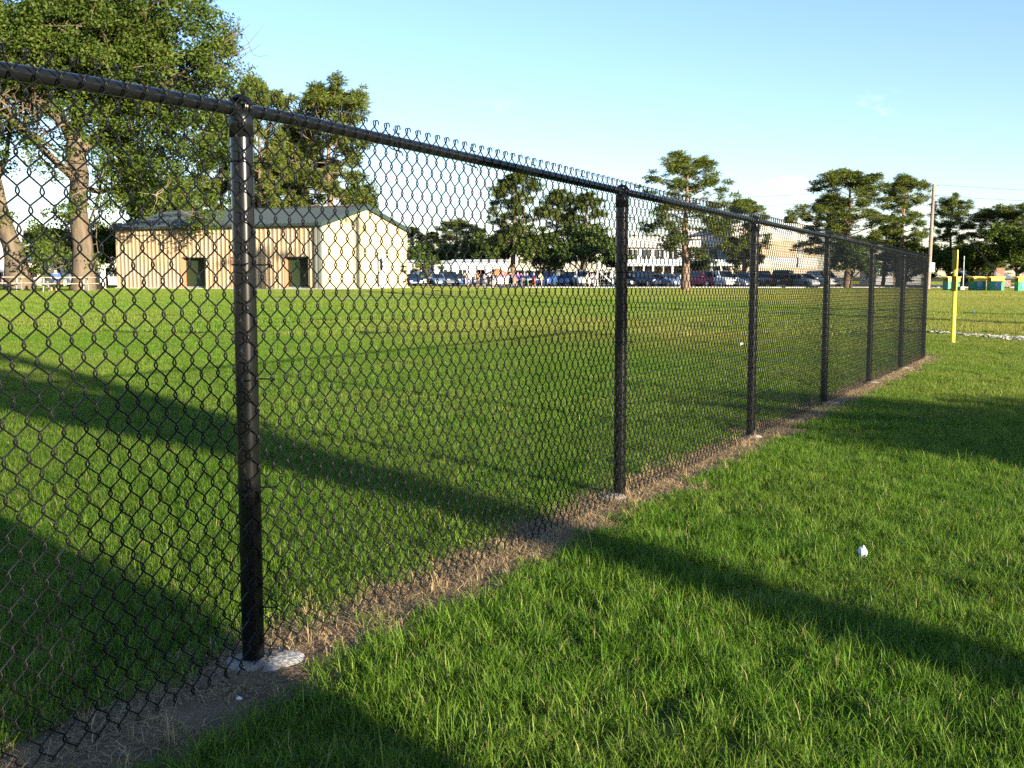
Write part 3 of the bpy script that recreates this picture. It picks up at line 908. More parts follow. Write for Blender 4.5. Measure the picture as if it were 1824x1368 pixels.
# --- the big oak on the left: trunk and main limbs follow the photograph
def big_oak():
    D = 58.0
    rg = np.random.default_rng(21)
    x0 = at(147, D); z0 = hz(x0, D)
    px = D / F
    def W(u, v, dy=0.0):
        return np.array([(u - 147) * px, dy, (523 - v) * px])
    mains = [
        ([(147, 530), (147, 500), (146, 440), (147, 380), (147, 320), (145, 270)], [.78, .60, .50, .47, .46, .44], 0),
        ([(145, 272), (128, 235), (108, 205), (92, 190), (70, 178), (52, 160)], [.34, .28, .24, .2, .16, .1], -1.5),
        ([(145, 270), (146, 225), (142, 180), (150, 130), (140, 80), (130, 20), (140, -40)], [.36, .3, .26, .22, .2, .16, .1], .6),
        ([(147, 290), (165, 262), (182, 235), (192, 200), (215, 165), (250, 120), (270, 60)], [.3, .26, .24, .2, .17, .13, .08], 1.2),
        ([(146, 330), (120, 300), (95, 262), (70, 235), (40, 220), (10, 190)], [.22, .18, .16, .14, .1, .07], -2.2),
        ([(150, 240), (175, 160), (180, 120), (215, 100), (260, 90), (320, 70)], [.2, .18, .16, .13, .1, .06], -1.8),
        ([(147, 340), (175, 345), (210, 330), (255, 335), (300, 345)], [.16, .14, .11, .08, .05], 2.5),
        ([(192, 205), (235, 195), (290, 185), (345, 160), (390, 140)], [.15, .12, .1, .07, .05], -1.0),
    ]
    tr_, br, clumps = [], [], []
    seeds = []
    for k, (pp, rr, dy) in enumerate(mains):
        n = len(pp)
        path = np.array([W(u, v, dy * (i / (n - 1)) ** 1.2 * 2.2) + (rg.normal(0, .08, 3) if i else 0) for i, (u, v) in enumerate(pp)])
        tr_.append((path, np.array(rr)))
        if k:
            for i in range(max(1, n // 3), n): seeds.append((path[i], unit(path[i] - path[i - 1]), rr[i]))
    def rec(s, d, L, rad, lev):
        pth, r, dd = grow(s, d, L, rad, rad * .5, rg, 5, .20, .03)
        br.append((pth, r))
        if lev >= 2:
            clumps.append((pth[-1], rg.uniform(.55, 1.0))); clumps.append((pth[3] + rg.normal(0, .3, 3), rg.uniform(.4, .8)))
            return
        for j in range(rg.integers(3, 5)):
            rec(pth[rg.integers(2, 6)], unit(dd * .6 + rg.normal(0, .7, 3)), L * rg.uniform(.55, .85), rad * .55, lev + 1)
    for s, d, r in seeds:
        for j in range(3):
            rec(s, unit(d * .5 + rg.normal(0, .75, 3) + np.array([.12, 0, .1])), rg.uniform(1.8, 3.2), min(.11, r * .6), 1 if r < .12 else 0)
    # outer shell of foliage so that the crown takes its outline: photo-space lobes at varied depths
    lobes = [(60, 20, 70), (150, -30, 110), (240, 10, 90), (330, 30, 75), (370, 70, 65), (395, 110, 50), (330, 130, 70), (250, 110, 60), (40, 110, 60),
             (110, 90, 50), (390, 175, 45), (340, 215, 60), (290, 265, 60), (250, 320, 55), (340, 290, 45), (210, 260, 35), (225, 360, 35), (290, 350, 30),
             (175, 380, 22), (100, 140, 35), (20, 180, 45), (60, 250, 28), (20, 270, 30), (95, 330, 20), (110, 395, 20), (300, 200, 50), (400, 250, 30), (190, 60, 60), (90, 50, 60), (385, 60, 45), (300, 60, 70), (350, 170, 60), (370, 240, 40), (320, 330, 40), (270, 180, 60), (400, 90, 40), (415, 150, 30), (405, 40, 30), (360, 110, 60), (380, 205, 45), (220, 210, 50), (30, 60, 70), (200, 0, 80), (120, 20, 70)]
    for (u, v, rad) in lobes:
        for j in range(int(4 + (rad / 14) ** 1.6)):
            a = rg.normal(0, 1, 3); a /= np.linalg.norm(a); q = rg.random() ** .4 * rad
            c = W(u + a[0] * q, v + a[2] * q, a[1] * q * px * 1.2 + rg.normal(0, 1.6))
            clumps.append((c, rg.uniform(.4, .85)))
    clumps = [c for c in clumps if c[0][0] / px + 147 < 440 - 55 * max(0, (120 - (523 - c[0][2] / px)) / 120) - 0.0 * c[1]]
    def shows(c):
        u, v = c[0] / px + 147, 523 - c[2] / px
        if 55 < u < 195 and 190 < v < 345: return rg.random() < .24
        if 112 < u < 188 and v >= 345: return rg.random() < .25
        return True
    clumps = [c for c in clumps if shows(c[0])]
    e = empty('oak_tree', (x0, D, z0))
    tag(e, 'large spreading oak with forked grey-brown trunk beside the metal building', 'tree')
    obj('trunk', limbs_mesh('trunk', tr_, m_bark, 10), e); obj('branches', limbs_mesh('branches', br, m_bark, 4), e)['kind'] = 'stuff'
    obj('crown', crown_mesh('crown', clumps, 205, .090, rg, m_oak, .1), e)
    # a few bare dead twigs low in the crown
    tw = MB()
    for (u, v) in ((205, 345), (230, 30), (160, 40), (260, 130), (310, 360)):
        for j in range(5):
            pth, r, dd = grow(W(u, v, -2.5), rg.normal(0, 1, 3) + np.array([0, -.6, -.1]), rg.uniform(.8, 1.7), .018, .005, rg, 6, .3, 0)
            tw.tube(pth, r, 4)
    dt = tw.build('dead_twigs', mat('dead_wood', (.27, .22, .165), .9), e); dt['kind'] = 'stuff'
big_oak()
def second_oak():
    D = 60.0; rg = np.random.default_rng(5); px = D / F
    x0 = at(32, D)
    W = lambda u, v, dy=0.0: np.array([(u - 32) * px, dy, (520 - v) * px])
    tr_ = [(np.array([W(34, 525), W(32, 490), W(30, 460), W(22, 430), W(12, 395), W(4, 340), W(-8, 280), W(-20, 200), W(-40, 90)]), np.array([.85, .66, .56, .45, .36, .3, .26, .2, .1])),
           (np.array([W(26, 455), W(10, 425), W(-15, 400), W(-50, 370)]), np.array([.3, .26, .22, .15])),
           (np.array([W(2, 330), W(20, 290), W(30, 240), W(25, 180)]), np.array([.16, .13, .1, .06]))]
    br, clumps = [], []
    for (u, v, rad) in ((-40, 80, 90), (10, 20, 80), (-60, 180, 80), (20, 150, 45), (-30, 300, 50), (8, 235, 30), (-80, 350, 60), (15, 395, 14)):
        for j in range(int(4 + (rad / 12) ** 1.6)):
            a = rg.normal(0, 1, 3); a /= np.linalg.norm(a); q = rg.random() ** .45 * rad
            c = W(u + a[0] * q, v + a[2] * q, a[1] * q * px * 1.1)
            clumps.append((c, rg.uniform(.4, .85)))
            if j % 3 == 0:
                b = tr_[0][0][np.argmin(np.linalg.norm(tr_[0][0] - c, axis=1))]; br.append((np.array([b, (b + c) / 2 + rg.normal(0, .3, 3), c]), np.array([.06, .04, .015])))
    e = empty('oak_tree', (x0, D, hz(x0, D)))
    tag(e, 'oak leaning left at the picture edge with swollen trunk base', 'tree')
    obj('trunk', limbs_mesh('trunk', tr_, m_bark, 10), e); obj('branches', limbs_mesh('branches', br, m_bark, 4), e)['kind'] = 'stuff'
    obj('crown', crown_mesh('crown', clumps, 205, .090, rg, m_oak, .1), e)
second_oak()

PINES = [pine_tree_mesh(100 + i, cb=c, Rc=r, nb=b, top=t) for i, (c, r, b, t) in enumerate(((.30, 3.0, 42, 1.0), (.42, 3.3, 40, .9), (.22, 2.7, 46, 1.1), (.5, 3.0, 34, .8), (.34, 2.5, 38, 1.2)))]
LEAFY = [broad_tree(200 + i, m=m_) for i, m_ in enumerate((m_dark, m_fresh, m_oak, m_dark))]
def tree(kind, var, u, d, topv, wpx, label, group, rz=None):
    """place a library tree: column u, distance d, top row, crown width in photo pixels"""
    x = at(u, d); z0 = hz(x, d)
    Hh = zat(topv, d) - z0
    if kind == 'pine':
        me = PINES[var]; nomH, nomW = 14.0, 5.5
    else:
        me = LEAFY[var]; nomH, nomW = 9.0, 7.6
    s = wpx / F * d / nomW
    return plant('pine_tree' if kind == 'pine' else 'broadleaf_tree', me, x, d, s, Hh / nomH, random.random() * 6.28 if rz is None else rz, label, group)
GB = 'trees behind the metal building'; GF = 'trees beyond the car park'; GR = 'trees behind the painted bin shelters'
for a in (
    ('pine', 0, 462, 88, 140, 120, 'pine top rising just right of the big oak crown, behind building', GB),
    ('pine', 1, 588, 92, 152, 175, 'tall broad pine behind the metal building roof ridge', GB),
    ('pine', 2, 510, 96, 225, 130, 'dense pine between the two tallest ones behind the building', GB),
    ('pine', 4, 395, 90, 205, 120, 'pine behind the roof directly left of the nearest fence post', GB),
    ('pine', 3, 545, 99, 205, 120, 'pine filling the gap left of the tallest pine behind the roof', GB),
    ('leafy', 1, 640, 100, 300, 80, 'leafy tree behind the right slope of the building roof', GB),
    ('leafy', 2, 470, 97, 270, 110, 'leafy tree low behind the roof right of the nearest post', GB),
    ('leafy', 0, 300, 86, 300, 170, 'leafy tree behind the middle of the building roof', GB),
    ('leafy', 2, 110, 92, 400, 95, 'leafy tree behind the picnic table, between the oak trunks', GB),
    ('leafy', 0, 190, 95, 390, 110, 'leafy tree behind the left end of the metal building', GB),
    ('pine', 3, 55, 130, 410, 36, 'small distant pine seen between the two oak trunks', GB),
    ('pine', 0, 735, 185, 405, 62, 'far pine next to the right end of the metal building', GF),
    ('pine', 2, 772, 190, 412, 55, 'second far pine right of the metal building', GF),
    ('leafy', 1, 752, 178, 428, 70, 'low leafy tree behind the cream portable buildings, leftmost', GF),
    ('pine', 1, 815, 188, 393, 78, 'far pine with pale crown above the white portable wall', GF),
    ('leafy', 3, 795, 180, 432, 80, 'low leafy tree above the shade-grey side of the portable building', GF),
    ('pine', 4, 850, 186, 405, 60, 'far narrow pine left of the tall dark pine group', GF),
    ('leafy', 0, 845, 172, 425, 80, 'low leafy tree left of the brown canopy tent', GF),
    ('pine', 0, 915, 166, 308, 108, 'tallest dark pine above the crowd, left of the second fence post', GF),
    ('leafy', 0, 900, 168, 400, 100, 'dark leafy tree under the tallest pine above the crowd', GF),
    ('pine', 2, 988, 170, 335, 92, 'middle pine of the dark group above the parked cars', GF),
    ('pine', 4, 1040, 168, 342, 95, 'right pine of the dark group, before the second fence post', GF),
    ('leafy', 3, 965, 167, 410, 105, 'dark leafy tree in the middle of the group above the crowd', GF),
    ('leafy', 1, 1040, 166, 395, 115, 'bright leafy tree just left of the second fence post', GF),
    ('leafy', 0, 1100, 170, 415, 80, 'low leafy tree behind the second fence post', GF),
    ('leafy', 3, 1165, 190, 415, 70, 'far leafy tree above the white school roof', GF),
    ('pine', 2, 1325, 140, 352, 100, 'dark pine right of the lone pine, in front of the school', GF),
    ('leafy', 3, 1325, 144, 410, 60, 'dark leafy tree in front of the white gym wall', GF),
    ('leafy', 0, 1245, 152, 458, 60, 'leafy tree between the lone pine and the school wall', GF),
    ('pine', 3, 1405, 200, 380, 34, 'small far pine top peeping over the gym roof', GF),
    ('pine', 0, 1508, 112, 303, 150, 'large spreading pine behind the fourth fence post', GF),
    ('pine', 1, 1470, 118, 355, 100, 'pine on the left shoulder of the large spreading pine', GF),
    ('leafy', 1, 1515, 108, 420, 80, 'leafy tree under the large spreading pine', GF),
    ('pine', 4, 1600, 114, 311, 110, 'open-crowned pine left of the utility pole', GF),
    ('pine', 2, 1572, 124, 400, 80, 'lower pine between the two open-crowned pines', GF),
    ('leafy', 3, 1610, 120, 425, 90, 'leafy tree behind the far corner of the fence', GF),
    ('pine', 3, 1687, 120, 350, 74, 'slim pine just right of the utility pole', GR),
    ('leafy', 0, 1690, 112, 432, 90, 'dark round tree behind the leftmost bin shelter', GR),
    ('leafy', 3, 1735, 110, 430, 110, 'dark round tree behind the middle bin shelters', GR),
    ('pine', 1, 1765, 116, 372, 120, 'broad dark pine above the middle bin shelters', GR),
    ('leafy', 0, 1812, 104, 395, 130, 'dark tree at the right picture edge above the bin shelters', GR),
    ('pine', 0, 1830, 112, 362, 110, 'tall pine cut by the right picture edge', GR),
    ('leafy', 3, 1880, 108, 400, 140, 'dark tree just outside the right picture edge', GR),
    ('leafy', 0, 1655, 135, 445, 90, 'low dark tree behind the foot of the utility pole', GR),
    ('leafy', 3, 1775, 128, 452, 130, 'low dark tree behind the rightmost bin shelters', GR),
): tree(*a)
# lone pine standing in the field in front of the cars
lone = pine_tree_mesh(311, H=14, Rc=3.6, cb=.24, nb=40, r0=.30, top=.8)
x = at(1222, 95.0)
plant('pine_tree', lone, x, 95.0, 1.22, (zat(275, 95) - hz(x, 95)) / 14.0, 2.2, 'lone pine with bare trunk standing on the field before the cars', GF)
# slim young tree with a pale stake near the building
yt = broad_tree(260, H=5, Rc=1.0, r0=.05, per=120, sz=.14, m=m_fresh, levels=2)
x = at(762, 70); plant('young_tree', yt, x, 70, 1, (zat(440, 70) - hz(x, 70)) / 5, 0, 'slim young tree right of the metal building')

# trees outside the frame (behind the camera, towards the sun) that throw the long shadows on the grass
def ns(n, s): return (n * .758 - s * .652, n * .652 + s * .758)
def shade_tree(seed, n, s, r0, forks, clumps, label, cr=(.4, .8)):
    rg = np.random.default_rng(seed); x, y = ns(n, s)
    e = empty('shade_tree', (x, y, hz(x, y)))
    # local axes: X along the picture-ward shadow side (n), Z up
    ax = np.array([.758, .652, 0]); ay = np.array([-.652, .758, 0])
    L = lambda a, b, c: ax * a + ay * b + np.array([0, 0, c])
    tr_ = [(np.array([L(*q[:3]) for q in f]), np.array([q[3] for q in f])) for f in forks]
    cl = []
    for (a, c, rad) in clumps:
        for j in range(int((4 + (rad / .35) ** 2) * (.6 / (cr[0] + cr[1]) * 2) ** 1.5)):
            v = rg.normal(0, 1, 3); v /= np.linalg.norm(v); q = rg.random() ** .45 * rad
            cl.append((L(a + v[0] * q, v[1] * q, c + v[2] * q * .8), rg.uniform(*cr)))
    obj('trunk', limbs_mesh('trunk', tr_, m_bark, 10), e)
    obj('crown', crown_mesh('crown', cl, 150 if cr[0] > .3 else 420, .12 if cr[0] > .3 else .05, rg, m_oak), e)
    tag(e, label, 'tree', 'trees outside the frame towards the sun')
shade_tree(1, 1.38, -4.5, .5, [[(0, 0, -.1, .3), (0, 0, .4, .24), (0, 0, 1.5, .2), (0, 0, 2.2, .12)], [(0, 0, .3, .12), (-.25, 0, 1.2, .1), (-.3, 0, 2.0, .05)], [(0, 0, .3, .12), (.25, 0, 1.2, .1), (.3, 0, 2.0, .05)]],
           [(-.35, .40, .34), (-.28, .80, .34), (-.32, 1.15, .34), (.06, 1.62, .36), (-.2, 1.5, .34), (0, 1.95, .34), (-.05, 2.2, .22)], 'dense upright shrub behind the camera casting the nearest shadow', (.14, .24))
UP_ = 1.85
shade_tree(2, 3.87, -14.0, .3, [[(-.5, 0, -.1, .36), (-.48, 0, .6, .25), (-.46, 0, 1.6, .22), (-.42, 0, .5 + UP_, .20), (-.32, 0, 1.1 + UP_, .20), (-.12, 0, 1.45 + UP_, .21), (.06, 0, 1.9 + UP_, .34), (.2, .1, 2.7 + UP_, .55), (.3, 0, 3.4 + UP_, .5)],
                               [(.1, 0, 1.9 + UP_, .2), (.75, 0, 2.6 + UP_, .22), (1.3, 0, 3.3 + UP_, .2), (2.2, 0, 4.6 + UP_, .15)], [(.0, 0, 2.0 + UP_, .2), (-.35, 0, 2.7 + UP_, .25), (-.6, 0, 3.4 + UP_, .2), (-1.5, 0, 4.6 + UP_, .15)]],
           [(.3, 3.5 + UP_, .55), (.8, 4.6 + UP_, 1.0), (-.5, 4.5 + UP_, 1.0), (.5, 5.8 + UP_, 1.8), (1.5, 6.2 + UP_, 1.5)], 'oak right of the camera casting the shadow band across the lawn')
shade_tree(3, 10.2, -14.0, .25, [[(0, 0, -.1, .3), (0, 0, 1.2, .22), (0, 0, 2.6, .16)]],
           [(0, 3.0, 1.1), (-1.6, 2.9, .9), (1.7, 2.95, .9), (.6, 3.4, .65), (-.8, 3.3, .6), (2.6, 2.7, .8), (-2.4, 2.6, .8), (0.2, 2.2, 1.3), (-1.9, 2.9, .7), (1.9, 3.2, .7), (-1.2, 3.2, .6), (-1.5, 1.9, .9), (1.6, 2.1, .9)], 'round low tree far right of the camera casting the wide shadow')

# ------------------------------------------------------------------ metal building
m_tan = mat('tan_panel', (.47, .355, .225), .45, spec=.4, var=.06, scale=1.2)
m_trimg = mat('green_trim', (.030, .050, .042), .5)
m_roof = mat('green_roof', (.040, .053, .054), .55, metal=.0, var=.06, scale=.8)
m_shut = mat('green_shutter', (.026, .048, .020), .5)
m_jamb = mat('brown_jamb', (.35, .17, .09), .6)
m_blk = mat('black_and_shade', (.02, .02, .022), .6)
m_wht = mat('white_paint', (.80, .79, .76), .5)
m_glassd = mat('dark_glass', (.02, .025, .03), .08, spec=.7)
def metal_building():
    D0 = 62.0
    c0 = np.array([at(572, D0), D0]); g0 = hz(*c0) + .02
    e = empty('metal_building', (c0[0], c0[1], g0), math.atan2(.4, -.917))
    tag(e, 'tan ribbed metal building with green gable roof and roller doors', 'building')
    # local: +X along the front wall away from the corner, outward front normal is +Y, gable wall runs -Y
    Lx, Wy, He, Hp = 14.5, 9.75, 3.66, 4.82
    doors = [(0.79, 2.45), (4.42, 6.12), (7.93, 9.67)]
    DH = 1.86
    # ribbed front wall: each rib is real relief
    def ribbed(mb, x0, x1, z0, z1, n_dir):
        p = .30; pr = []
        k = math.floor(x0 / p) - 1
        while k * p < x1 + p:
            b = k * p
            for dx, d in ((0, 0), (.016, .062), (.080, .062), (.096, 0), (.17, 0), (.180, .022), (.205, .022), (.215, 0)):
                pr.append((b + dx, d))
            k += 1
        pr = [q for q in pr if x0 < q[0] < x1]
        pr = [(x0, 0)] + pr + [(x1, 0)]
        V = []; fs = []
        for x, d in pr: V += [n_dir(x, d, z0), n_dir(x, d, z1)]
        for i in range(len(pr) - 1): fs.append((2 * i, 2 * i + 2, 2 * i + 3, 2 * i + 1))
        mb.add(V, fs)
    fw = MB()
    fn = lambda x, d, z: (x, d, z)
    xs = [0.12] + [q for dd in doors for q in dd] + [Lx - .12]
    for i in range(0, len(xs), 2): ribbed(fw, xs[i], xs[i + 1], .08, He, fn)
    for a, b in doors: ribbed(fw, a, b, DH, He, fn)
    fw.build('front_wall', m_tan, e)
    # back and far end walls, gable wall facing right
    bw = MB(); ribbed(bw, 0.12, Lx - .12, .08, He, lambda x, d, z: (x, -Wy - d, z)); bw.build('back_wall', m_tan, e)
    def gable(xp, sgn, name):
        mb = MB(); p = .30; pr = []
        k = 0
        while k * p < Wy:
            for dx, d in ((0, 0), (.012, .03), (.075, .03), (.087, 0)):
                if k * p + dx < Wy: pr.append((k * p + dx, d))
            k += 1
        pr.append((Wy, 0))
        V = []; fs = []
        for y, d in pr:
            top = He + (Hp - He) * (1 - abs(y - Wy / 2) / (Wy / 2)) - .03
            V += [(xp + sgn * d, -y, .08), (xp + sgn * d, -y, top)]
        for i in range(len(pr) - 1):
            f = (2 * i, 2 * i + 2, 2 * i + 3, 2 * i + 1); fs.append(f if sgn > 0 else f[::-1])
        mb.add(V, fs); return mb.build(name, m_cream, e)
    m_cream = mat('cream_panel', (.56, .47, .27), .5, spec=.4, var=.05, scale=1.0)
    gable(0, -1, 'gable_wall'); gable(Lx, 1, 'far_gable_wall')
    # slab, corner trims, gutter
    MB().box(-.15, Lx + .15, -Wy - .15, .16, -.4, .075).build('slab', m_conc, e)
    tr = MB(); tr.box(-.06, .115, -.10, .055, .08, He - .02); tr.build('corner_trim', mat('grey_trim', (.16, .17, .15), .5), e)
    MB().box(Lx - .115, Lx + .06, -.10, .055, .08, He - .02).build('corner_trim', m_tan, e)
    MB().box(-.06, .0, -Wy - .055, -Wy + .1, .08, He - .02).build('corner_trim', m_tan, e)
    # roof: two slopes with raised seams, ridge cap, rake trim
    rf = None
    for sgn in (1, -1):
        mb = MB()
        y_e = .22 if sgn > 0 else -Wy - .22; y_r = -Wy / 2
        sl = (Hp - He) / (Wy / 2)
        ze = He - sl * .22 + .07; zr = Hp + .07
        mb.add([(-.2, y_e, ze), (Lx + .2, y_e, ze), (Lx + .2, y_r, zr), (-.2, y_r, zr), (-.2, y_e, ze - .06), (Lx + .2, y_e, ze - .06), (Lx + .2, y_r, zr - .06), (-.2, y_r, zr - .06)],
               [(0, 1, 2, 3), (7, 6, 5, 4), (0, 4, 5, 1), (1, 5, 6, 2), (3, 7, 4, 0)] if sgn < 0 else [(3, 2, 1, 0), (4, 5, 6, 7), (1, 5, 4, 0), (2, 6, 5, 1), (0, 4, 7, 3)])
        o = mb.build('roof_slope', m_roof, e)
        sm = MB().add([(-.02, y_e, 0), (.02, y_e, 0), (.02, y_r, zr - ze), (-.02, y_r, zr - ze), (-.012, y_e, .035), (.012, y_e, .035), (.012, y_r, zr - ze + .035), (-.012, y_r, zr - ze + .035)],
                      [(4, 5, 6, 7), (0, 4, 7, 3), (5, 1, 2, 6), (0, 1, 5, 4)]).mesh('roof_seam', [m_roof])
        for i in range(49):
            obj('roof_seam', sm, o, (i * .305, 0, ze + .002))
    MB().box(-.22, Lx + .22, -Wy / 2 - .15, -Wy / 2 + .15, Hp + .055, Hp + .125).build('ridge_cap', m_roof, e)
    for xp in (-.225, Lx + .17):
        for sgn in (1, -1):
            y_e = .24 if sgn > 0 else -Wy - .24; ze = He - (Hp - He) / (Wy / 2) * .24
            mb = MB(); V = []
            for x in (xp, xp + .055):
                V += [(x, y_e, ze - .14), (x, y_e, ze + .11), (x, -Wy / 2, Hp + .12), (x, -Wy / 2, Hp - .13)]
            mb.add(V, [(0, 1, 2, 3), (7, 6, 5, 4), (1, 5, 6, 2), (0, 3, 7, 4), (0, 4, 5, 1)])
            mb.build('rake_trim', m_trimg, e)
    MB().box(-.15, Lx + .15, .222, .34, He - .12, He + .02).build('gutter', m_trimg, e)
    MB().box(-.15, Lx + .15, .06, .22, He - .10, He - .06).build('eave_soffit', m_trimg, e)
    # roller doors set back in their openings
    for a, b in doors:
        dr = MB()
        n = 16
        V = []; fs = []
        for i in range(n):
            z0 = .08 + (DH - .08) * i / n; z1 = .08 + (DH - .08) * (i + 1) / n
            o = len(V)
            V += [(a + .04, -.36, z0), (b - .04, -.36, z0), (b - .04, -.325, (z0 + z1) / 2), (a + .04, -.325, (z0 + z1) / 2), (a + .04, -.36, z1), (b - .04, -.36, z1)]
            fs += [(o, o + 1, o + 2, o + 3), (o + 3, o + 2, o + 5, o + 4)]
        dr.add(V, fs)
        do = dr.build('roller_door', m_shut, e)
        MB().box(a + .04, b - .04, -.34, -.30, .08, .16).build('bottom_bar', mat('steel', (.45, .45, .45), .4, metal=.6), do)
        MB().box(b - .05, b, -.36, .03, .078, DH).build('door_jamb', m_jamb, e)
        MB().box(a, a + .05, -.36, .03, .078, DH).build('door_jamb', m_blk, e)  # right jamb coloured black to stand for the shadow inside the opening
        MB().box(a, b, -.36, .03, DH - .045, DH + .003).build('door_header', m_trimg, e)
    # man door in the gable wall
    y0, y1 = 6.2, 7.3
    dd = MB().box(-.075, -.04, -y1, -y0, .08, 2.12).build('door', mat('door_white', (.85, .85, .85), .5), e)
    MB().box(-.083, -.076, -y0 - .42, -y0 - .12, 1.15, 1.85).build('window', m_glassd, dd)
    MB().tube([(-.076, -y1 + .1, 1.05), (-.12, -y1 + .1, 1.05), (-.12, -y1 + .2, 1.05)], .014, 6).build('handle', m_blk, dd)
    fr = MB()
    for bx in ((-y1 - .06, -y1, .08, 2.12), (-y0, -y0 + .06, .08, 2.12), (-y1 - .06, -y0 + .06, 2.12, 2.18)): fr.box(-.09, -.036, bx[0], bx[1], bx[2], bx[3])
    fr.build('door_frame', mat('door_frame', (.09, .08, .06), .5), e)
    # downspouts at the front
    for x in (.25,):
        MB().box(x - .05, x + .05, .06, .14, .12, He - .12).build('downspout', mat('grey_trim', (.16, .17, .15), .5), e)
metal_building()

# ------------------------------------------------------------------ far buildings
m_cr = mat('cream_wall', (.70, .64, .48), .8, var=.06, scale=.6)
m_grw = mat('grey_wall', (.42, .42, .42), .8, var=.06, scale=.6)
m_blroof = mat('blue_grey_roof', (.20, .23, .28), .6, var=.08)
m_tanb = mat('tan_brick', (.46, .36, .24), .9, var=.1, scale=2)
m_whw = mat('white_wall', (.78, .77, .74), .8, var=.05, scale=.5)
m_brn = mat('brown_wall', (.22, .13, .08), .9, var=.1)
m_brick = mat('red_brick', (.34, .19, .13), .9, var=.15, scale=3)
def long_block(name, label, u0, u1, d, topv, wall, roofm, roof='flat', nwin=0, depth=7.0, yaw=0.0, door=True):
    x0, x1 = at(u0, d), at(u1, d); L = x1 - x0; z0 = min(hz(x0, d), hz(x1, d))
    H = zat(topv, d) - z0
    e = empty(name, (x0, d, z0), yaw); tag(e, label, 'building', 'low buildings beyond the car park')
    hw = H - (.35 if roof == 'flat' else .9)
    MB().box(0, L, 0, depth, -.3, hw).build('wall', wall, e)
    if roof == 'flat':
        MB().box(-.25, L + .25, -.35, depth + .25, hw + .002, H).build('roof', roofm, e)
    else:
        mb = MB(); y0, y1 = -.4, depth + .4
        mb.add([(-.3, y0, hw), (L + .3, y0, hw), (L + .3, y1, hw), (-.3, y1, hw), (-.3, depth / 2, H), (L + .3, depth / 2, H)], [(0, 1, 5, 4), (2, 3, 4, 5), (1, 2, 5), (3, 0, 4), (3, 2, 1, 0)])
        mb.build('roof', roofm, e)
    for i in range(nwin):
        cx = L * (i + .5) / nwin
        w = MB(); w.box(cx - .6, cx + .6, -.05, -.003, 1.0, 2.1); wo_ = w.build('window', mat('window_frame_white', (.7, .7, .68), .6), e)
        MB().box(cx - .53, cx - .03, -.06, -.052, 1.07, 2.03).build('pane', m_glassd, wo_)
        MB().box(cx + .03, cx + .53, -.06, -.052, 1.07, 2.03).build('pane', m_glassd, wo_)
    if door:
        cx = L * .5 + (L / max(nwin, 1)) * .5 - 1.2
        MB().box(cx - .45, cx + .45, -.06, -.003, .05, 2.1).build('door', m_brn, e)
    return e
long_block('portable_building', 'cream portable building next to the metal building', 726, 771, 158, 463, m_cr, m_blroof, 'flat', 2)
long_block('portable_building', 'portable building coloured grey as its shaded side, between the cream and white ones', 773, 807, 156, 464, m_grw, m_blroof, 'flat', 1, door=False)  # grey wall colour stands for the shaded side of the portables
long_block('portable_building', 'long white portable building behind the crowd', 808, 905, 157, 462, m_whw, m_blroof, 'flat', 3)
long_block('low_building', 'low brown brick building behind the cars under dark trees', 908, 1085, 182, 484, m_brick, m_blroof, 'flat', 5)
long_block('house', 'cream house seen left between the oak trunks', 46, 72, 118, 452, m_cr, m_blroof, 'gable', 1)
long_block('low_building', 'long pale building behind the picnic table at far left', 78, 214, 150, 482, m_whw, m_blroof, 'flat', 6)
long_block('low_building', 'pale low building at the left picture edge', -40, 40, 146, 480, m_whw, m_blroof, 'flat', 3)
long_block('house', 'brown house with grey roof behind the bin shelters', 1735, 1800, 122, 482, m_brn, m_blroof, 'gable', 0)
long_block('house', 'dim house low behind the trees right of the fence corner', 1560, 1640, 150, 470, m_grw, m_blroof, 'gable', 3)

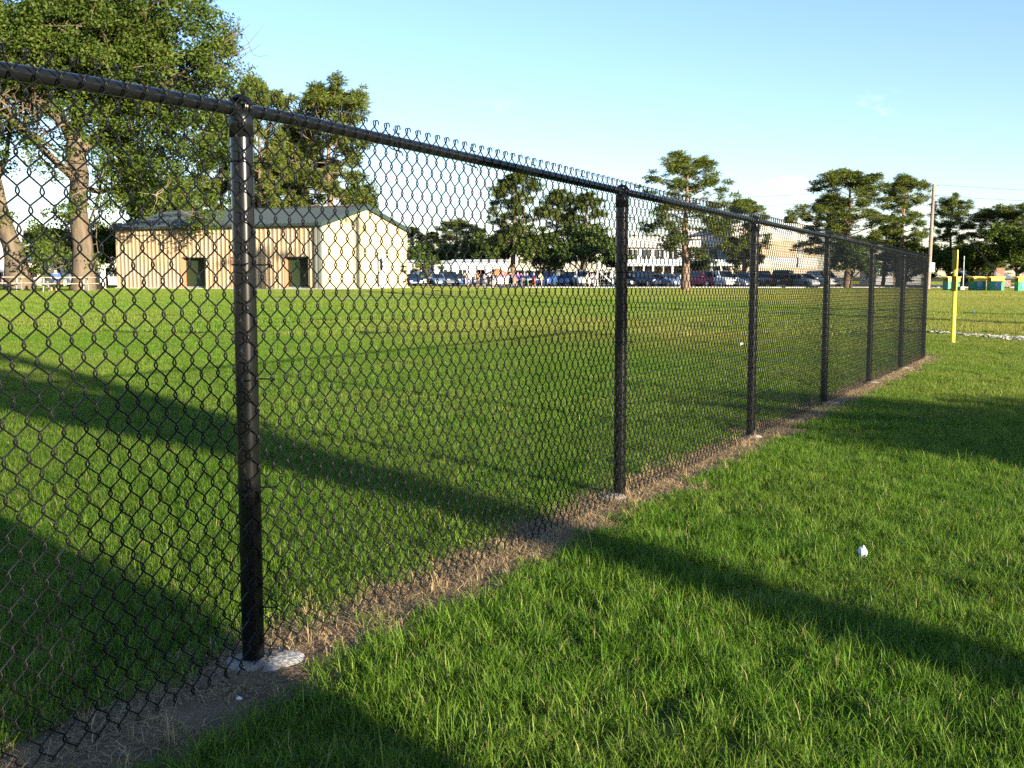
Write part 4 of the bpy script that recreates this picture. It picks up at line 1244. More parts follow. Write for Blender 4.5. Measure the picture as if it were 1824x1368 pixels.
m_sch = mat('school_white', (.54, .52, .47), .8, var=.05, scale=.5)
def school():
    d = 165.0
    X = lambda u, dd=d: at(u, dd)
    z0 = 0.0
    e = empty('school_building', (X(1110), d, z0)); tag(e, 'white and tan school wing with covered walkway behind the cars', 'building')
    ox = X(1110)
    zz = lambda v: zat(v, d)
    bx = lambda nm, u0, u1, y0, y1, v0, v1, m: MB().box(X(u0) - ox, X(u1) - ox, y0, y1, zz(v1), zz(v0)).build(nm, m, e)
    bx('wall', 1112, 1292, 2, 14, 440, 512, m_grw)
    bx('fascia', 1108, 1294, 1.2, 14.5, 421, 440.2, m_sch)
    for i in range(7):
        u = 1122 + i * 24
        w = bx('window', u, u + 15, 1.95, 1.99, 444, 461, m_glassd)
        MB().box(X(u + 7) - ox, X(u + 8) - ox, 1.9, 1.945, zz(461), zz(444)).build('mullion', m_sch, w)
    bx('walkway_roof', 1100, 1300, -3.2, 1.95, 463, 474, mat('pale_blue_metal', (.50, .56, .62), .5))
    bx('lower_wall', 1112.5, 1291, 1.8, 1.97, 476, 511.9, m_tanb)
    for i in range(12):
        u = 1106 + i * 17
        bx('column', u, u + 3.2, -3.0, -2.7, 474.2, 512, m_sch)
    g = empty('gym_building', (X(1292), d - 3, z0)); tag(g, 'tall gym with white upper wall and tan middle band', 'building')
    ox = X(1292)
    bx = lambda nm, u0, u1, y0, y1, v0, v1, m: MB().box(X(u0) - ox, X(u1) - ox, y0, y1, zz(v1), zz(v0)).build(nm, m, g)
    bx('wall', 1293, 1446, 0, 22, 404, 512, m_sch)
    bx('tan_band', 1292.5, 1446.5, -.12, -.004, 430, 459, m_tanb)
    bx('parapet', 1291, 1448, -.25, 22.3, 400, 404.0, m_sch)
    bx('grey_strip', 1411, 1417, -.2, -.124, 428, 476, m_grw)  # upright grey strip standing proud of the tan band
    bx('tan_band', 1293.2, 1446.3, -.12, -.004, 477, 511, m_tanb)
    for i in range(5):
        bx('window', 1305 + i * 22, 1316 + i * 22, -.17, -.123, 482, 494, m_glassd)
    bx('upper_block', 1215, 1292, 6, 20, 409, 424, m_sch)
school()

# ------------------------------------------------------------------ cars
m_tyre = mat('tyre', (.02, .02, .02), .9); m_rim = mat('rim', (.5, .5, .52), .35, metal=.8)
m_glass = mat('car_glass', (.012, .016, .02), .05, spec=.8)
m_hl = mat('headlight', (.75, .78, .8), .15); m_tl = mat('taillight', (.55, .02, .02), .25)
m_plate = mat('plate', (.75, .75, .72), .5); m_black = mat('black_plastic', (.02, .02, .02), .6)
CARKIND = {
    #        L     W    belt roof  hood   cabin x0,x1 (base)  roof x0,x1   clear
    'sedan': (4.6, 1.78, .92, 1.44, .86, (-1.75, 1.05), (-1.05, .25), .20),
    'suv': (4.7, 1.86, 1.08, 1.74, 1.04, (-2.2, 1.05), (-1.95, .35), .24),
    'pickup': (5.4, 1.95, 1.10, 1.82, 1.06, (-.75, 1.25), (-.55, .55), .28),
}
CM = {}
def loft(mb, secs, close=True):
    n = len(secs[0]); o = []
    V = [p for s in secs for p in s]; fs = []
    for i in range(len(secs) - 1):
        for k in range(n):
            q = (k + 1) % n
            fs.append((i * n + k, i * n + q, (i + 1) * n + q, (i + 1) * n + k))
    fs.append(tuple(range(n - 1, -1, -1))); fs.append(tuple((len(secs) - 1) * n + k for k in range(n)))
    mb.add(V, fs)
def car_parts(kind):
    if kind in CM: return CM[kind]
    L, W, belt, roof, hood, cb, cr_, cl = CARKIND[kind]
    P = {}
    hw = W / 2
    def sec(x, w, zt, zb):
        r = .12
        return [(x, -w + .05, zb), (x, -w, zb + .16), (x, -w, zt - r), (x, -w + .06, zt - .03), (x, -w + .22, zt), (x, w - .22, zt), (x, w - .06, zt - .03), (x, w, zt - r), (x, w, zb + .16), (x, w - .05, zb)]
    mb = MB()
    st = [(-L / 2, hw * .86, hood - .22, cl + .22), (-L / 2 + .08, hw * .93, hood - .06 if kind == 'sedan' else belt - .08, cl + .05), (-L / 2 + .35, hw, belt - .02, cl), (cb[0], hw, belt, cl), (0, hw, belt, cl), (cb[1], hw, belt, cl),
          (cb[1] + .3, hw, hood, cl), (L / 2 - .45, hw * .97, hood - .08, cl), (L / 2 - .12, hw * .9, hood - .2, cl + .05), (L / 2, hw * .8, hood - .34, cl + .18)]
    loft(mb, [sec(x, w, zt, zb) for x, w, zt, zb in st])
    # roof skin with pillars
    rt = hw * .78
    rf = [(cr_[0], -rt, roof - .05), (cr_[0], rt, roof - .05), (cr_[1], rt, roof - .04), (cr_[1], -rt, roof - .04), (cr_[0] + .15, -rt + .12, roof), (cr_[0] + .15, rt - .12, roof), (cr_[1] - .15, rt - .12, roof), (cr_[1] - .15, -rt + .12, roof)]
    mb.add(rf, [(4, 7, 6, 5), (0, 3, 7, 4), (3, 2, 6, 7), (2, 1, 5, 6), (1, 0, 4, 5)])
    bt = hw - .1
    def bar(a, b, r=.045): mb.tube([a, b], r, 5)
    for s in (-1, 1):
        bar((cb[1], s * bt, belt - .02), (cr_[1], s * rt, roof - .05)); bar((cb[0], s * bt, belt - .02), (cr_[0], s * rt, roof - .05))
        mid = (cr_[0] + cr_[1]) / 2 + .1
        bar((mid, s * bt, belt - .02), (mid, s * rt, roof - .05))
        mb.box(cb[1] - .35, cb[1] - .15, s * hw - .02 if s > 0 else -hw - .17, s * hw + .17 if s > 0 else -hw + .02, belt - .02, belt + .12)
    if kind == 'pickup':
        mb.box(-L / 2 + .1, cb[0] - .02, -hw + .02, -hw + .09, belt, belt + .16); mb.box(-L / 2 + .1, cb[0] - .02, hw - .09, hw - .02, belt, belt + .16); mb.box(-L / 2 + .06, -L / 2 + .12, -hw + .1, hw - .1, belt - .06, belt + .16)
    P['body'] = mb.mesh('body', [m_wht], True)
    q = lambda a, b, c, d: MB().add([a, b, c, d], [(0, 1, 2, 3)])
    e = .012
    P['windshield'] = q((cb[1] - e, bt - .03, belt), (cb[1] - e, -bt + .03, belt), (cr_[1] - e, -rt + .03, roof - .05), (cr_[1] - e, rt - .03, roof - .05)).mesh('windshield', [m_glass])
    P['rear_window'] = q((cb[0] + e, -bt + .03, belt), (cb[0] + e, bt - .03, belt), (cr_[0] + e, rt - .03, roof - .05), (cr_[0] + e, -rt + .03, roof - .05)).mesh('rear_window', [m_glass])
    for s in (-1, 1):
        P['side_window', s] = q((cb[0], s * (bt - e), belt), (cb[1], s * (bt - e), belt), (cr_[1], s * (rt - e), roof - .05), (cr_[0], s * (rt - e), roof - .05)).mesh('side_window', [m_glass])
    w = MB(); R_ = .33 if kind == 'sedan' else .38
    w.tube([(0, -.11, 0), (0, -.1, 0), (0, .1, 0), (0, .11, 0)], [R_ - .04, R_, R_, R_ - .04], 18); P['wheel'] = w.mesh('wheel', [m_tyre], True)
    w = MB(); w.tube([(0, -.118, 0), (0, .118, 0)], R_ * .62, 14); P['rim'] = w.mesh('rim', [m_rim], True)
    P['R'] = R_
    for s in (-1, 1):
        P['headlight', s] = MB().bbox(L / 2 - .28, L / 2 - .03, s * hw * .68 - .19, s * hw * .68 + .19, hood - .40, hood - .235, .03).mesh('headlight', [m_hl])
        P['taillight', s] = MB().bbox(-L / 2 - .005, -L / 2 + .2, s * hw * .76 - .15, s * hw * .76 + .15, hood - .36, hood - .10, .03).mesh('taillight', [m_tl])
    P['grille'] = MB().bbox(L / 2 - .2, L / 2 + .012, -hw * .42, hw * .42, hood - .52, hood - .36, .02).mesh('grille', [m_black])
    P['front_bumper'] = MB().bbox(L / 2 - .3, L / 2 + .05, -hw * .86, hw * .86, cl + .12, cl + .34, .05).mesh('front_bumper', [m_wht])
    P['rear_bumper'] = MB().bbox(-L / 2 - .06, -L / 2 + .3, -hw * .88, hw * .88, cl + .12, cl + .34, .05).mesh('rear_bumper', [m_wht])
    P['plate'] = MB().box(-L / 2 - .075, -L / 2 - .062, -.16, .16, cl + .36, cl + .5).mesh('license_plate', [m_plate])
    CM[kind] = P
    return P
def paint(name, c): return mat('paint_' + name, c, .28, spec=.6, metal=.0)
def car(kind, u, d, yaw, pname, c, label):
    P = car_parts(kind); L, W, belt, roof, hood, cb, cr_, cl = CARKIND[kind]
    x = at(u, d)
    e = empty('parked_car' if kind != 'pickup' else 'parked_truck', (x, d, hz(x, d) + .012), yaw); tag(e, label, 'car' if kind != 'pickup' else 'truck', 'cars parked in the lot beyond the field')
    pm_ = paint(pname, c)
    def part(nm, me, m=None, par=e, loc=None):
        o = obj(nm, me, par, loc)
        if m: o.material_slots[0].link = 'OBJECT'; o.material_slots[0].material = m
        return o
    part('body', P['body'], pm_)
    part('windshield', P['windshield']); part('rear_window', P['rear_window'])
    for s in (-1, 1):
        part('side_window', P['side_window', s]); part('headlight', P['headlight', s]); part('taillight', P['taillight', s])
        for xx in (-L * .30, L * .31):
            w = part('wheel', P['wheel'], None, e, (xx, s * (W / 2 - .09), P['R'])); part('rim', P['rim'], None, w)
    part('grille', P['grille']); part('front_bumper', P['front_bumper'], pm_); part('rear_bumper', P['rear_bumper'], pm_); part('license_plate', P['plate'])
FRONT = -math.pi / 2
NAVY = (.015, .03, .09); BLK = (.012, .013, .015); SLV = (.42, .45, .48); SLB = (.16, .22, .32); GRY = (.10, .11, .12); WHT = (.72, .72, .70); RED = (.42, .03, .06); BLU = (.03, .08, .24); TAN_ = (.30, .24, .16)
for a in (
    ('sedan', 733, 134, FRONT + .35, 'navy', NAVY, 'navy sedan touching the right end of the metal building'),
    ('suv', 755, 136, FRONT + .4, 'black', BLK, 'black SUV parked beside the young tree stake'),
    ('sedan', 777, 135, FRONT + .35, 'slate', SLB, 'slate-blue sedan right of the black SUV by the young tree'),
    ('suv', 800, 136, FRONT + .3, 'dark_navy', (.012, .02, .05), 'dark navy SUV left of the crowd'),
    ('sedan', 822, 137, FRONT + .2, 'blue', BLU, 'blue sedan at the left edge of the crowd'),
    ('sedan', 862, 140, FRONT - .2, 'gray', GRY, 'grey sedan half hidden behind the crowd under the canopy tent'),
    ('suv', 945, 139, FRONT + .2, 'navy', NAVY, 'navy SUV behind the right part of the crowd'),
    ('suv', 981, 136, FRONT - .5, 'blue', BLU, 'bright blue SUV right of the crowd'),
    ('sedan', 1011, 137, FRONT - .3, 'slate', SLB, 'slate-blue sedan left of the white pickup'),
    ('pickup', 1037, 134, FRONT + .1, 'white', WHT, 'white pickup facing the field left of the small goal'),
    ('sedan', 1120, 124, FRONT + .3, 'gray', GRY, 'grey sedan right behind the second fence post'),
    ('suv', 1150, 122, FRONT + .55, 'dark_navy', (.012, .02, .05), 'dark navy SUV between the second fence post and the lone pine'),
    ('sedan', 1187, 121, FRONT + .55, 'slate', SLB, 'slate-blue sedan just left of the lone pine trunk'),
    ('sedan', 1218, 124, FRONT + .4, 'black', BLK, 'black sedan behind the lone pine trunk'),
    ('suv', 1254, 120, FRONT + .6, 'red', RED, 'red SUV right of the lone pine trunk'),
    ('suv', 1287, 118, FRONT + .3, 'white', WHT, 'white SUV beside the red one'),
    ('sedan', 1318, 117, FRONT + .35, 'silver', SLV, 'silver sedan left of the third fence post'),
    ('suv', 1356, 119, FRONT + .2, 'tan', TAN_, 'tan SUV right of the third fence post'),
    ('pickup', 1392, 116, FRONT + math.pi - .35, 'black', BLK, 'black pickup showing red tail lights'),
    ('sedan', 1432, 116, FRONT + .4, 'silver', SLV, 'silver sedan right of the black pickup'),
    ('suv', 1466, 118, FRONT + .3, 'white', WHT, 'white SUV behind the fourth fence post'),
): car(*a)

# ------------------------------------------------------------------ people
SKIN = mat('skin', (.55, .33, .22), .6); HAIRS = [mat('hair_brown', (.06, .035, .02), .6), mat('hair_dark', (.02, .015, .012), .6)]
def person_mesh(pose):
    J = {'pel': (0, 0, .93), 'sp': (0, .01, 1.10), 'ch': (0, 0, 1.30), 'nk': (0, 0, 1.47), 'hd': (0, -.015, 1.56), 'ht': (0, -.01, 1.67),
         'sl': (-.17, 0, 1.40), 'sr': (.17, 0, 1.40), 'el': (-.24, .02, 1.13), 'er': (.24, .02, 1.13), 'wl': (-.25, -.06, .88), 'wr': (.25, -.06, .88), 'fl': (-.245, -.09, .78), 'fr': (.245, -.09, .78),
         'hl': (-.095, 0, .90), 'hr': (.095, 0, .90), 'kl': (-.11, -.02, .50), 'kr': (.11, -.02, .50), 'al': (-.12, .02, .09), 'ar': (.12, .02, .09), 'tl': (-.14, -.15, .04), 'tr': (.14, -.15, .04)}
    if pose == 'walk':
        J.update({'kl': (-.1, -.18, .52), 'al': (-.1, -.20, .10), 'tl': (-.11, -.36, .06), 'kr': (.1, .06, .50), 'ar': (.1, .34, .14), 'tr': (.11, .22, .04), 'el': (-.23, .16, 1.15), 'wl': (-.22, .12, .92), 'fl': (-.22, .10, .83), 'er': (.23, -.12, 1.15), 'wr': (.2, -.28, 1.0), 'fr': (.19, -.36, .97)})
    if pose == 'raise':
        J.update({'er': (.36, -.05, 1.55), 'wr': (.30, -.1, 1.80), 'fr': (.28, -.1, 1.9), 'el': (-.30, .08, 1.18), 'wl': (-.14, -.02, 1.0), 'fl': (-.1, -.05, .96)})
    if pose == 'sit':
        J.update({'pel': (0, 0, .50), 'sp': (0, 0, .68), 'ch': (0, -.06, .90), 'nk': (0, -.08, 1.06), 'hd': (0, -.11, 1.15), 'ht': (0, -.11, 1.26), 'sl': (-.17, -.06, .99), 'sr': (.17, -.06, .99), 'el': (-.23, -.14, .75), 'er': (.23, -.14, .75),
                  'wl': (-.15, -.36, .76), 'wr': (.15, -.36, .76), 'fl': (-.1, -.44, .77), 'fr': (.1, -.44, .77), 'hl': (-.095, -.02, .48), 'hr': (.095, -.02, .48), 'kl': (-.12, -.44, .48), 'kr': (.12, -.44, .48), 'al': (-.12, -.42, .09), 'ar': (.12, -.42, .09), 'tl': (-.12, -.58, .04), 'tr': (.12, -.58, .04)})
    rad = {'pel': .13, 'sp': .125, 'ch': .14, 'nk': .055, 'hd': .088, 'ht': .072, 'sl': .07, 'sr': .07, 'el': .045, 'er': .045, 'wl': .032, 'wr': .032, 'fl': .038, 'fr': .038, 'hl': .095, 'hr': .095, 'kl': .062, 'kr': .062, 'al': .042, 'ar': .042, 'tl': .04, 'tr': .04}
    E_ = [('pel', 'sp'), ('sp', 'ch'), ('ch', 'nk'), ('nk', 'hd'), ('hd', 'ht'), ('ch', 'sl'), ('ch', 'sr'), ('sl', 'el'), ('sr', 'er'), ('el', 'wl'), ('er', 'wr'), ('wl', 'fl'), ('wr', 'fr'), ('pel', 'hl'), ('pel', 'hr'), ('hl', 'kl'), ('hr', 'kr'), ('kl', 'al'), ('kr', 'ar'), ('al', 'tl'), ('ar', 'tr')]
    ks = list(J); me = bpy.data.meshes.new('sk'); me.from_pydata([J[k] for k in ks], [(ks.index(a), ks.index(b)) for a, b in E_], [])
    o = bpy.data.objects.new('sk', me); col.objects.link(o)
    md = o.modifiers.new('skin', 'SKIN'); md.use_smooth_shade = True
    for i, k in enumerate(ks):
        s = me.skin_vertices[0].data[i]; s.radius = (rad[k], rad[k] * (.8 if k in ('pel', 'sp', 'ch') else 1)); s.use_root = (k == 'pel')
    o.modifiers.new('sub', 'SUBSURF').levels = 1
    dg = bpy.context.evaluated_depsgraph_get()
    res = bpy.data.meshes.new_from_object(o.evaluated_get(dg)); res.name = 'body_' + pose
    bpy.data.objects.remove(o)
    reg_ = {'pel': 1, 'sp': 0, 'ch': 0, 'nk': 2, 'hd': 2, 'ht': 3, 'sl': 0, 'sr': 0, 'el': 0, 'er': 0, 'wl': 2, 'wr': 2, 'fl': 2, 'fr': 2, 'hl': 1, 'hr': 1, 'kl': 1, 'kr': 1, 'al': 2, 'ar': 2, 'tl': 4, 'tr': 4}
    jp = np.array([J[k] for k in ks])
    res.materials.clear()
    for _i in range(5): res.materials.append(SKIN)
    idx_ = []
    for p in res.polygons:
        c = np.array(p.center); k = ks[int(np.argmin(np.linalg.norm(jp - c, axis=1)))]
        m_ = reg_[k]
        if k == 'hd' and c[1] > J['hd'][1] + .03: m_ = 3
        idx_.append(m_)
    res.polygons.foreach_set('material_index', idx_)
    res.polygons.foreach_set('use_smooth', [True] * len(res.polygons))
    return res
PM = {p: person_mesh(p) for p in ('stand', 'walk', 'raise', 'sit')}
C_ = {'purple': (.26, .07, .42), 'white': (.78, .77, .74), 'orange': (.62, .22, .05), 'grey': (.3, .3, .3), 'navy': (.03, .05, .16), 'red': (.5, .05, .05), 'yellow': (.7, .6, .3), 'tan': (.5, .4, .28), 'black': (.02, .02, .02), 'blue': (.06, .12, .4), 'green': (.05, .2, .1)}
def cm(k): return mat('cloth_' + k, C_[k], .85)
def person(pose, u, d, hgt, yaw, shirt, pants, label, z=None, group='people gathered before the parked cars'):
    x = at(u, d)
    o = obj('person', PM[pose], None, (x, d, hz(x, d) + .005 if z is None else z), yaw)
    s = hgt / 1.72; o.scale = (s * 1.08, s * 1.08, s)
    for i, m_ in enumerate((cm(shirt), cm(pants), SKIN, random.choice(HAIRS), cm('black'))):
        o.material_slots[i].link = 'OBJECT'; o.material_slots[i].material = m_
    tag(o, label, 'person', group)
for a in (
    ('stand', 828, 130, 1.65, .4, 'tan', 'tan', 'person in tan shirt at the left end of the crowd'),
    ('walk', 838, 129, 1.6, 1.5, 'white', 'grey', 'person in white shirt walking, second from the crowd\'s left end'),
    ('stand', 851, 131, 1.7, -.5, 'orange', 'black', 'person in orange shirt in the left half of the crowd'),
    ('stand', 862, 128, 1.55, 2.6, 'grey', 'navy', 'person in grey shirt between the orange and white shirts'),
    ('raise', 871, 130, 1.65, .2, 'white', 'tan', 'person in white shirt with one arm raised under the canopy'),
    ('stand', 882, 129, 1.6, 3.0, 'black', 'grey', 'person in black shirt left of the purple shirts'),
    ('stand', 896, 127, 1.7, .1, 'purple', 'tan', 'leftmost of the people in purple shirts'),
    ('walk', 910, 128, 1.65, -1.2, 'purple', 'blue', 'person in purple shirt and blue trousers, walking'),
    ('stand', 922, 127, 1.68, .6, 'purple', 'navy', 'person in purple shirt and navy trousers'),
    ('stand', 928, 129, 1.55, -.6, 'purple', 'white', 'person in purple shirt and white trousers, rightmost purple'),
    ('walk', 939, 128, 1.6, 1.0, 'navy', 'green', 'person in navy shirt and green trousers right of the purple shirts'),
    ('stand', 951, 126, 1.65, 0, 'navy', 'red', 'person in navy shirt and red shorts'),
    ('stand', 963, 127, 1.6, .3, 'yellow', 'tan', 'person in pale yellow shirt at the right end of the crowd'),
    ('walk', 1047, 124, 1.65, 1.3, 'tan', 'tan', 'person in tan clothes walking left of the small goal'),
    ('stand', 1056, 126, 1.7, -.4, 'white', 'grey', 'person in white shirt beside the left goalpost'),
    ('stand', 1096, 126, 1.6, .4, 'white', 'tan', 'person in white shirt right of the small goal'),
    ('stand', 1213, 112, 1.55, .4, 'white', 'navy', 'person in white shirt standing left of the lone pine trunk'),
): person(*a)

# small football goal
m_goal = mat('goal_white', (.82, .82, .80), .5)
def goal():
    d = 124.0; x0, x1 = at(1064, d), at(1091, d); z0 = hz(x0, d); H = zat(478, d) - z0; w = x1 - x0
    e = empty('football_goal', ((x0 + x1) / 2, d, z0)); tag(e, 'small white football goal behind the second fence post', 'goal')
    for s in (-1, 1):
        MB().tube([(s * w / 2, 0, 0), (s * w / 2, 0, H)], .07, 8).build('goalpost', m_goal, e, True)
        MB().tube([(s * w / 2, 0, H - .05), (s * w / 2 + .2 * s, 1.3, .05)], .05, 6).build('back_stay', m_goal, e, True)
        MB().tube([(s * w / 2, 0, .05), (s * w / 2 + .2 * s, 1.3, .05)], .05, 6).build('ground_bar', m_goal, e, True)
    MB().tube([(-w / 2, 0, H), (w / 2, 0, H)], .07, 8).build('crossbar', m_goal, e, True)
    MB().tube([(-w / 2 + .1, -.06, H - .25), (w / 2 + .3, -.1, .1)], .07, 6).build('diagonal_brace', m_goal, e, True)
    nb = MB()
    for i in range(9):
        t = -w / 2 + w * i / 8; nb.tube([(t, 0, H), (t * 1.08, 1.3, .05)], .012, 4)
    for i in range(6):
        f = i / 5; nb.tube([(-w / 2 * (1 + .08 * f), 1.3 * f, H * (1 - f) + .05 * f), (w / 2 * (1 + .08 * f), 1.3 * f, H * (1 - f) + .05 * f)], .012, 4)
    nb.build('net', m_goal, e)
goal()
# brown canopy tent
def tent():
    d = 138.0; x = at(886, d); z0 = hz(x, d); e = empty('canopy_tent', (x, d, z0), .5); tag(e, 'brown pop-up canopy tent over the crowd', 'tent')
    w = 1.35; ze = zat(489, d) - z0; zt = zat(477, d) - z0
    MB().add([(-w, -w, ze), (w, -w, ze), (w, w, ze), (-w, w, ze), (0, 0, zt)], [(0, 1, 4), (1, 2, 4), (2, 3, 4), (3, 0, 4)]).build('canopy', mat('tent_brown', (.33, .15, .06), .8), e)
    va = MB()
    for a, b in (((-w, -w), (w, -w)), ((w, -w), (w, w)), ((w, w), (-w, w)), ((-w, w), (-w, -w))): va.add([(a[0], a[1], ze), (b[0], b[1], ze), (b[0], b[1], ze - .22), (a[0], a[1], ze - .22)], [(0, 1, 2, 3)])
    va.build('valance', mat('tent_brown', (.33, .15, .06), .8), e)
    for a in (-1, 1):
        for b in (-1, 1): MB().tube([(a * w * .98, b * w * .98, 0), (a * w * .98, b * w * .98, ze)], .03, 6).build('leg', m_wht, e)
tent()

# ------------------------------------------------------------------ left side: picnic table, seated person, board, white post
m_wood = mat('weathered_wood', (.42, .30, .19), .85, var=.2, scale=5, stretch=(1, 6, 6)); m_galv = mat('galvanised', (.45, .46, .46), .45, metal=.5)
def picnic(u, d, label, rz):
    x = at(u, d); e = empty('picnic_table', (x, d, hz(x, d)), rz); tag(e, label, 'picnic table', 'picnic tables by the oaks')
    for i in range(5): MB().box(-1.35, 1.35, -.36 + i * .146, -.36 + i * .146 + .136, .72, .76).build('top_plank', m_wood, e)
    for s in (-1, 1):
        for j in range(2): MB().box(-1.35, 1.35, s * .68 - .14 + j * .146, s * .68 - .14 + j * .146 + .136, .42, .455).build('bench_plank', m_wood, e)
    for xx in (-.95, .95):
        mb = MB()
        mb.tube([(xx, -.45, 0), (xx, -.25, .70)], .025, 6); mb.tube([(xx, .45, 0), (xx, .25, .70)], .025, 6); mb.tube([(xx, -.8, .40), (xx, .8, .40)], .025, 6); mb.tube([(xx, -.34, .70), (xx, .34, .70)], .025, 6)
        mb.build('leg_frame', m_galv, e, True)
picnic(118, 54.5, 'weathered wooden picnic table left of the metal building', .08)
picnic(0, 57, 'wooden picnic table at the left picture edge', .1)
x = at(101, 56); person('sit', 101, 56.2, 1.6, 0.1, 'blue', 'grey', 'person in blue shirt sitting behind the picnic table', hz(x, 56.2) - .03, group=None)
d = 60.5; x = at(170, d); z = hz(x, d)
bd = empty('leaning_board', (x, d, z)); tag(bd, 'tall black board leaning beside the big oak trunk', 'board')
px = d / F
mb = MB(); q = [(-13 * px, 2 * px), (12 * px, 2 * px), (-1 * px, 70 * px), (-13 * px, 66 * px)]
q = [(-8 * px, 0), (12 * px, 0), (0, 68 * px), (-12 * px, 66 * px)]
mb.add([(a, -.04, b) for a, b in q] + [(a, .04, b) for a, b in q], [(0, 1, 2, 3), (7, 6, 5, 4), (0, 4, 5, 1), (1, 5, 6, 2), (2, 6, 7, 3), (3, 7, 4, 0)])
mb.build('panel', mat('black_board', (.012, .012, .014), .6), bd)
MB().tube([(.05, .05, 1.2), (.05, .6, 0)], .03, 6).build('prop', m_blk, bd)
d = 63; x = at(185, d); z = hz(x, d)
wp = empty('white_pillar', (x, d, z)); tag(wp, 'short white round pillar left of the metal building corner', 'pillar')
mb = MB(); mb.tube([(0, 0, -.05), (0, 0, 1.38)], .12, 16); mb.build('shaft', m_wht, wp, True)
MB().tube([(0, 0, 1.38), (0, 0, 1.40), (0, 0, 1.45)], [.13, .13, .05], 16).build('cap', m_grw, wp, True)

# ------------------------------------------------------------------ right side: foul pole, bin shelters, poles
m_yel = mat('foul_yellow', (.80, .68, .03), .4, var=.05); m_yeld = mat('foul_mesh_shaded', (.26, .185, .015), .7)  # wing yellow darkened for the side turned away from the sun
def foul_pole():
    d = 24.0
    for _ in range(3):
        x = at(1697, d); d = (HC - hz(x, d)) / math.tan(math.atan((612 - CY) / F) + PITCH)
    z0 = hz(x, d); px = d / F
    e = empty('foul_pole', (x, d, z0)); tag(e, 'yellow foul pole with two wing panels in shade-darkened yellow', 'pole')
    mb = MB(); mb.tube([(0, 0, -.05), (0, 0, 165 * px)], .046, 14); mb.build('pole', m_yel, e, True)
    for a, b in ((93, 120), (131, 166)):
        w = MB(); w.box(-.05, .075, -.062, -.050, a * px, b * px); wg = w.build('wing', m_yeld, e); wg.rotation_euler = (0, 0, R(-58))
        f = MB(); f.box(.076, .083, -.066, -.046, a * px, b * px); f.build('wing_frame', m_yel, wg)
foul_pole()

m_gr = mat('painted_green', (.03, .30, .13), .55, var=.08, scale=2); m_gr2 = mat('painted_teal', (.015, .22, .12), .55, var=.08, scale=2); m_yl = mat('painted_yellow', (.80, .55, .05), .55, var=.08); m_em = mat('emblem_blue', (.10, .30, .60), .5); m_em2 = mat('emblem_pale', (.40, .52, .60), .5)
def bin_shelter(u, d, rz, label, teal):
    x = at(u, d); e = empty('bin_shelter', (x, d, hz(x, d)), rz); tag(e, label, 'bin shelter', 'painted bin shelters along the far edge of the field')
    w, dp = .52, .46; g = m_gr2 if teal else m_gr
    MB().box(-w, w, -dp, dp, 0, .78).build('lower_box', g, e)
    MB().box(-w, w, -dp, -dp + .04, .782, 1.12).build('upper_panel', m_yl, e)
    MB().box(-w, w, dp - .04, dp, .782, 1.12).build('upper_panel', m_yl, e)
    MB().box(w - .04, w, -dp + .042, dp - .042, .782, 1.12).build('upper_panel', m_yl, e)
    MB().box(-w, -w + .04, -dp + .042, dp - .042, 1.04, 1.12).build('upper_panel', m_yl, e)
    mb = MB(); mb.add([(-w - .16, -dp - .08, 1.13), (w + .08, -dp - .08, 1.13), (w + .08, dp + .08, 1.13), (-w - .16, dp + .08, 1.13), (-w - .16, -dp - .08, 1.17), (w + .08, -dp - .08, 1.17), (w + .08, dp + .08, 1.2), (-w - .16, dp + .08, 1.2)], [(3, 2, 1, 0), (4, 5, 6, 7), (0, 1, 5, 4), (1, 2, 6, 5), (2, 3, 7, 6), (3, 0, 4, 7)])
    mb.build('roof', m_yl, e)
    # round emblem: pale ring, blue field, small yellow and black mark
    def disc(r, y, m, nm, par, cx=0, cz=.52, n=20, sx=1, sz=1):
        a = np.linspace(0, 2 * math.pi, n, endpoint=False)
        V = [(cx + math.cos(q) * r * sx, y, cz + math.sin(q) * r * sz) for q in a] + [(cx + math.cos(q) * r * sx, y + .006, cz + math.sin(q) * r * sz) for q in a]
        fs = [tuple(range(n))] + [(i, i + n, (i + 1) % n + n, (i + 1) % n) for i in range(n)]
        return MB().add(V, fs).build(nm, m, par)
    em = disc(.27, -dp - .008, m_em, 'emblem', e)
    disc(.20, -dp - .016, m_em2, 'emblem_ring', em)
    disc(.165, -dp - .024, m_em, 'emblem_field', em)
    disc(.10, -dp - .032, m_yl, 'emblem_mark', em, -.02, .53, 14, 1.2, .9)
    disc(.06, -dp - .040, m_blk, 'emblem_mark', em, .03, .51, 10, 1.2, .7)
    MB().box(-.22, .22, -dp - .012, -dp - .003, .17, .205).build('lettering_bar', m_em2, e)
for a in ((1694, 93, .12, 'teal and yellow bin shelter behind the foul pole', True), (1740, 92.5, .1, 'teal and yellow bin shelter right of the foul pole', True),
          (1773, 91, -.05, 'bright green and yellow bin shelter in full sun', False), (1822, 88.5, -.1, 'green and yellow bin shelter cut by the right picture edge', False)): bin_shelter(*a)

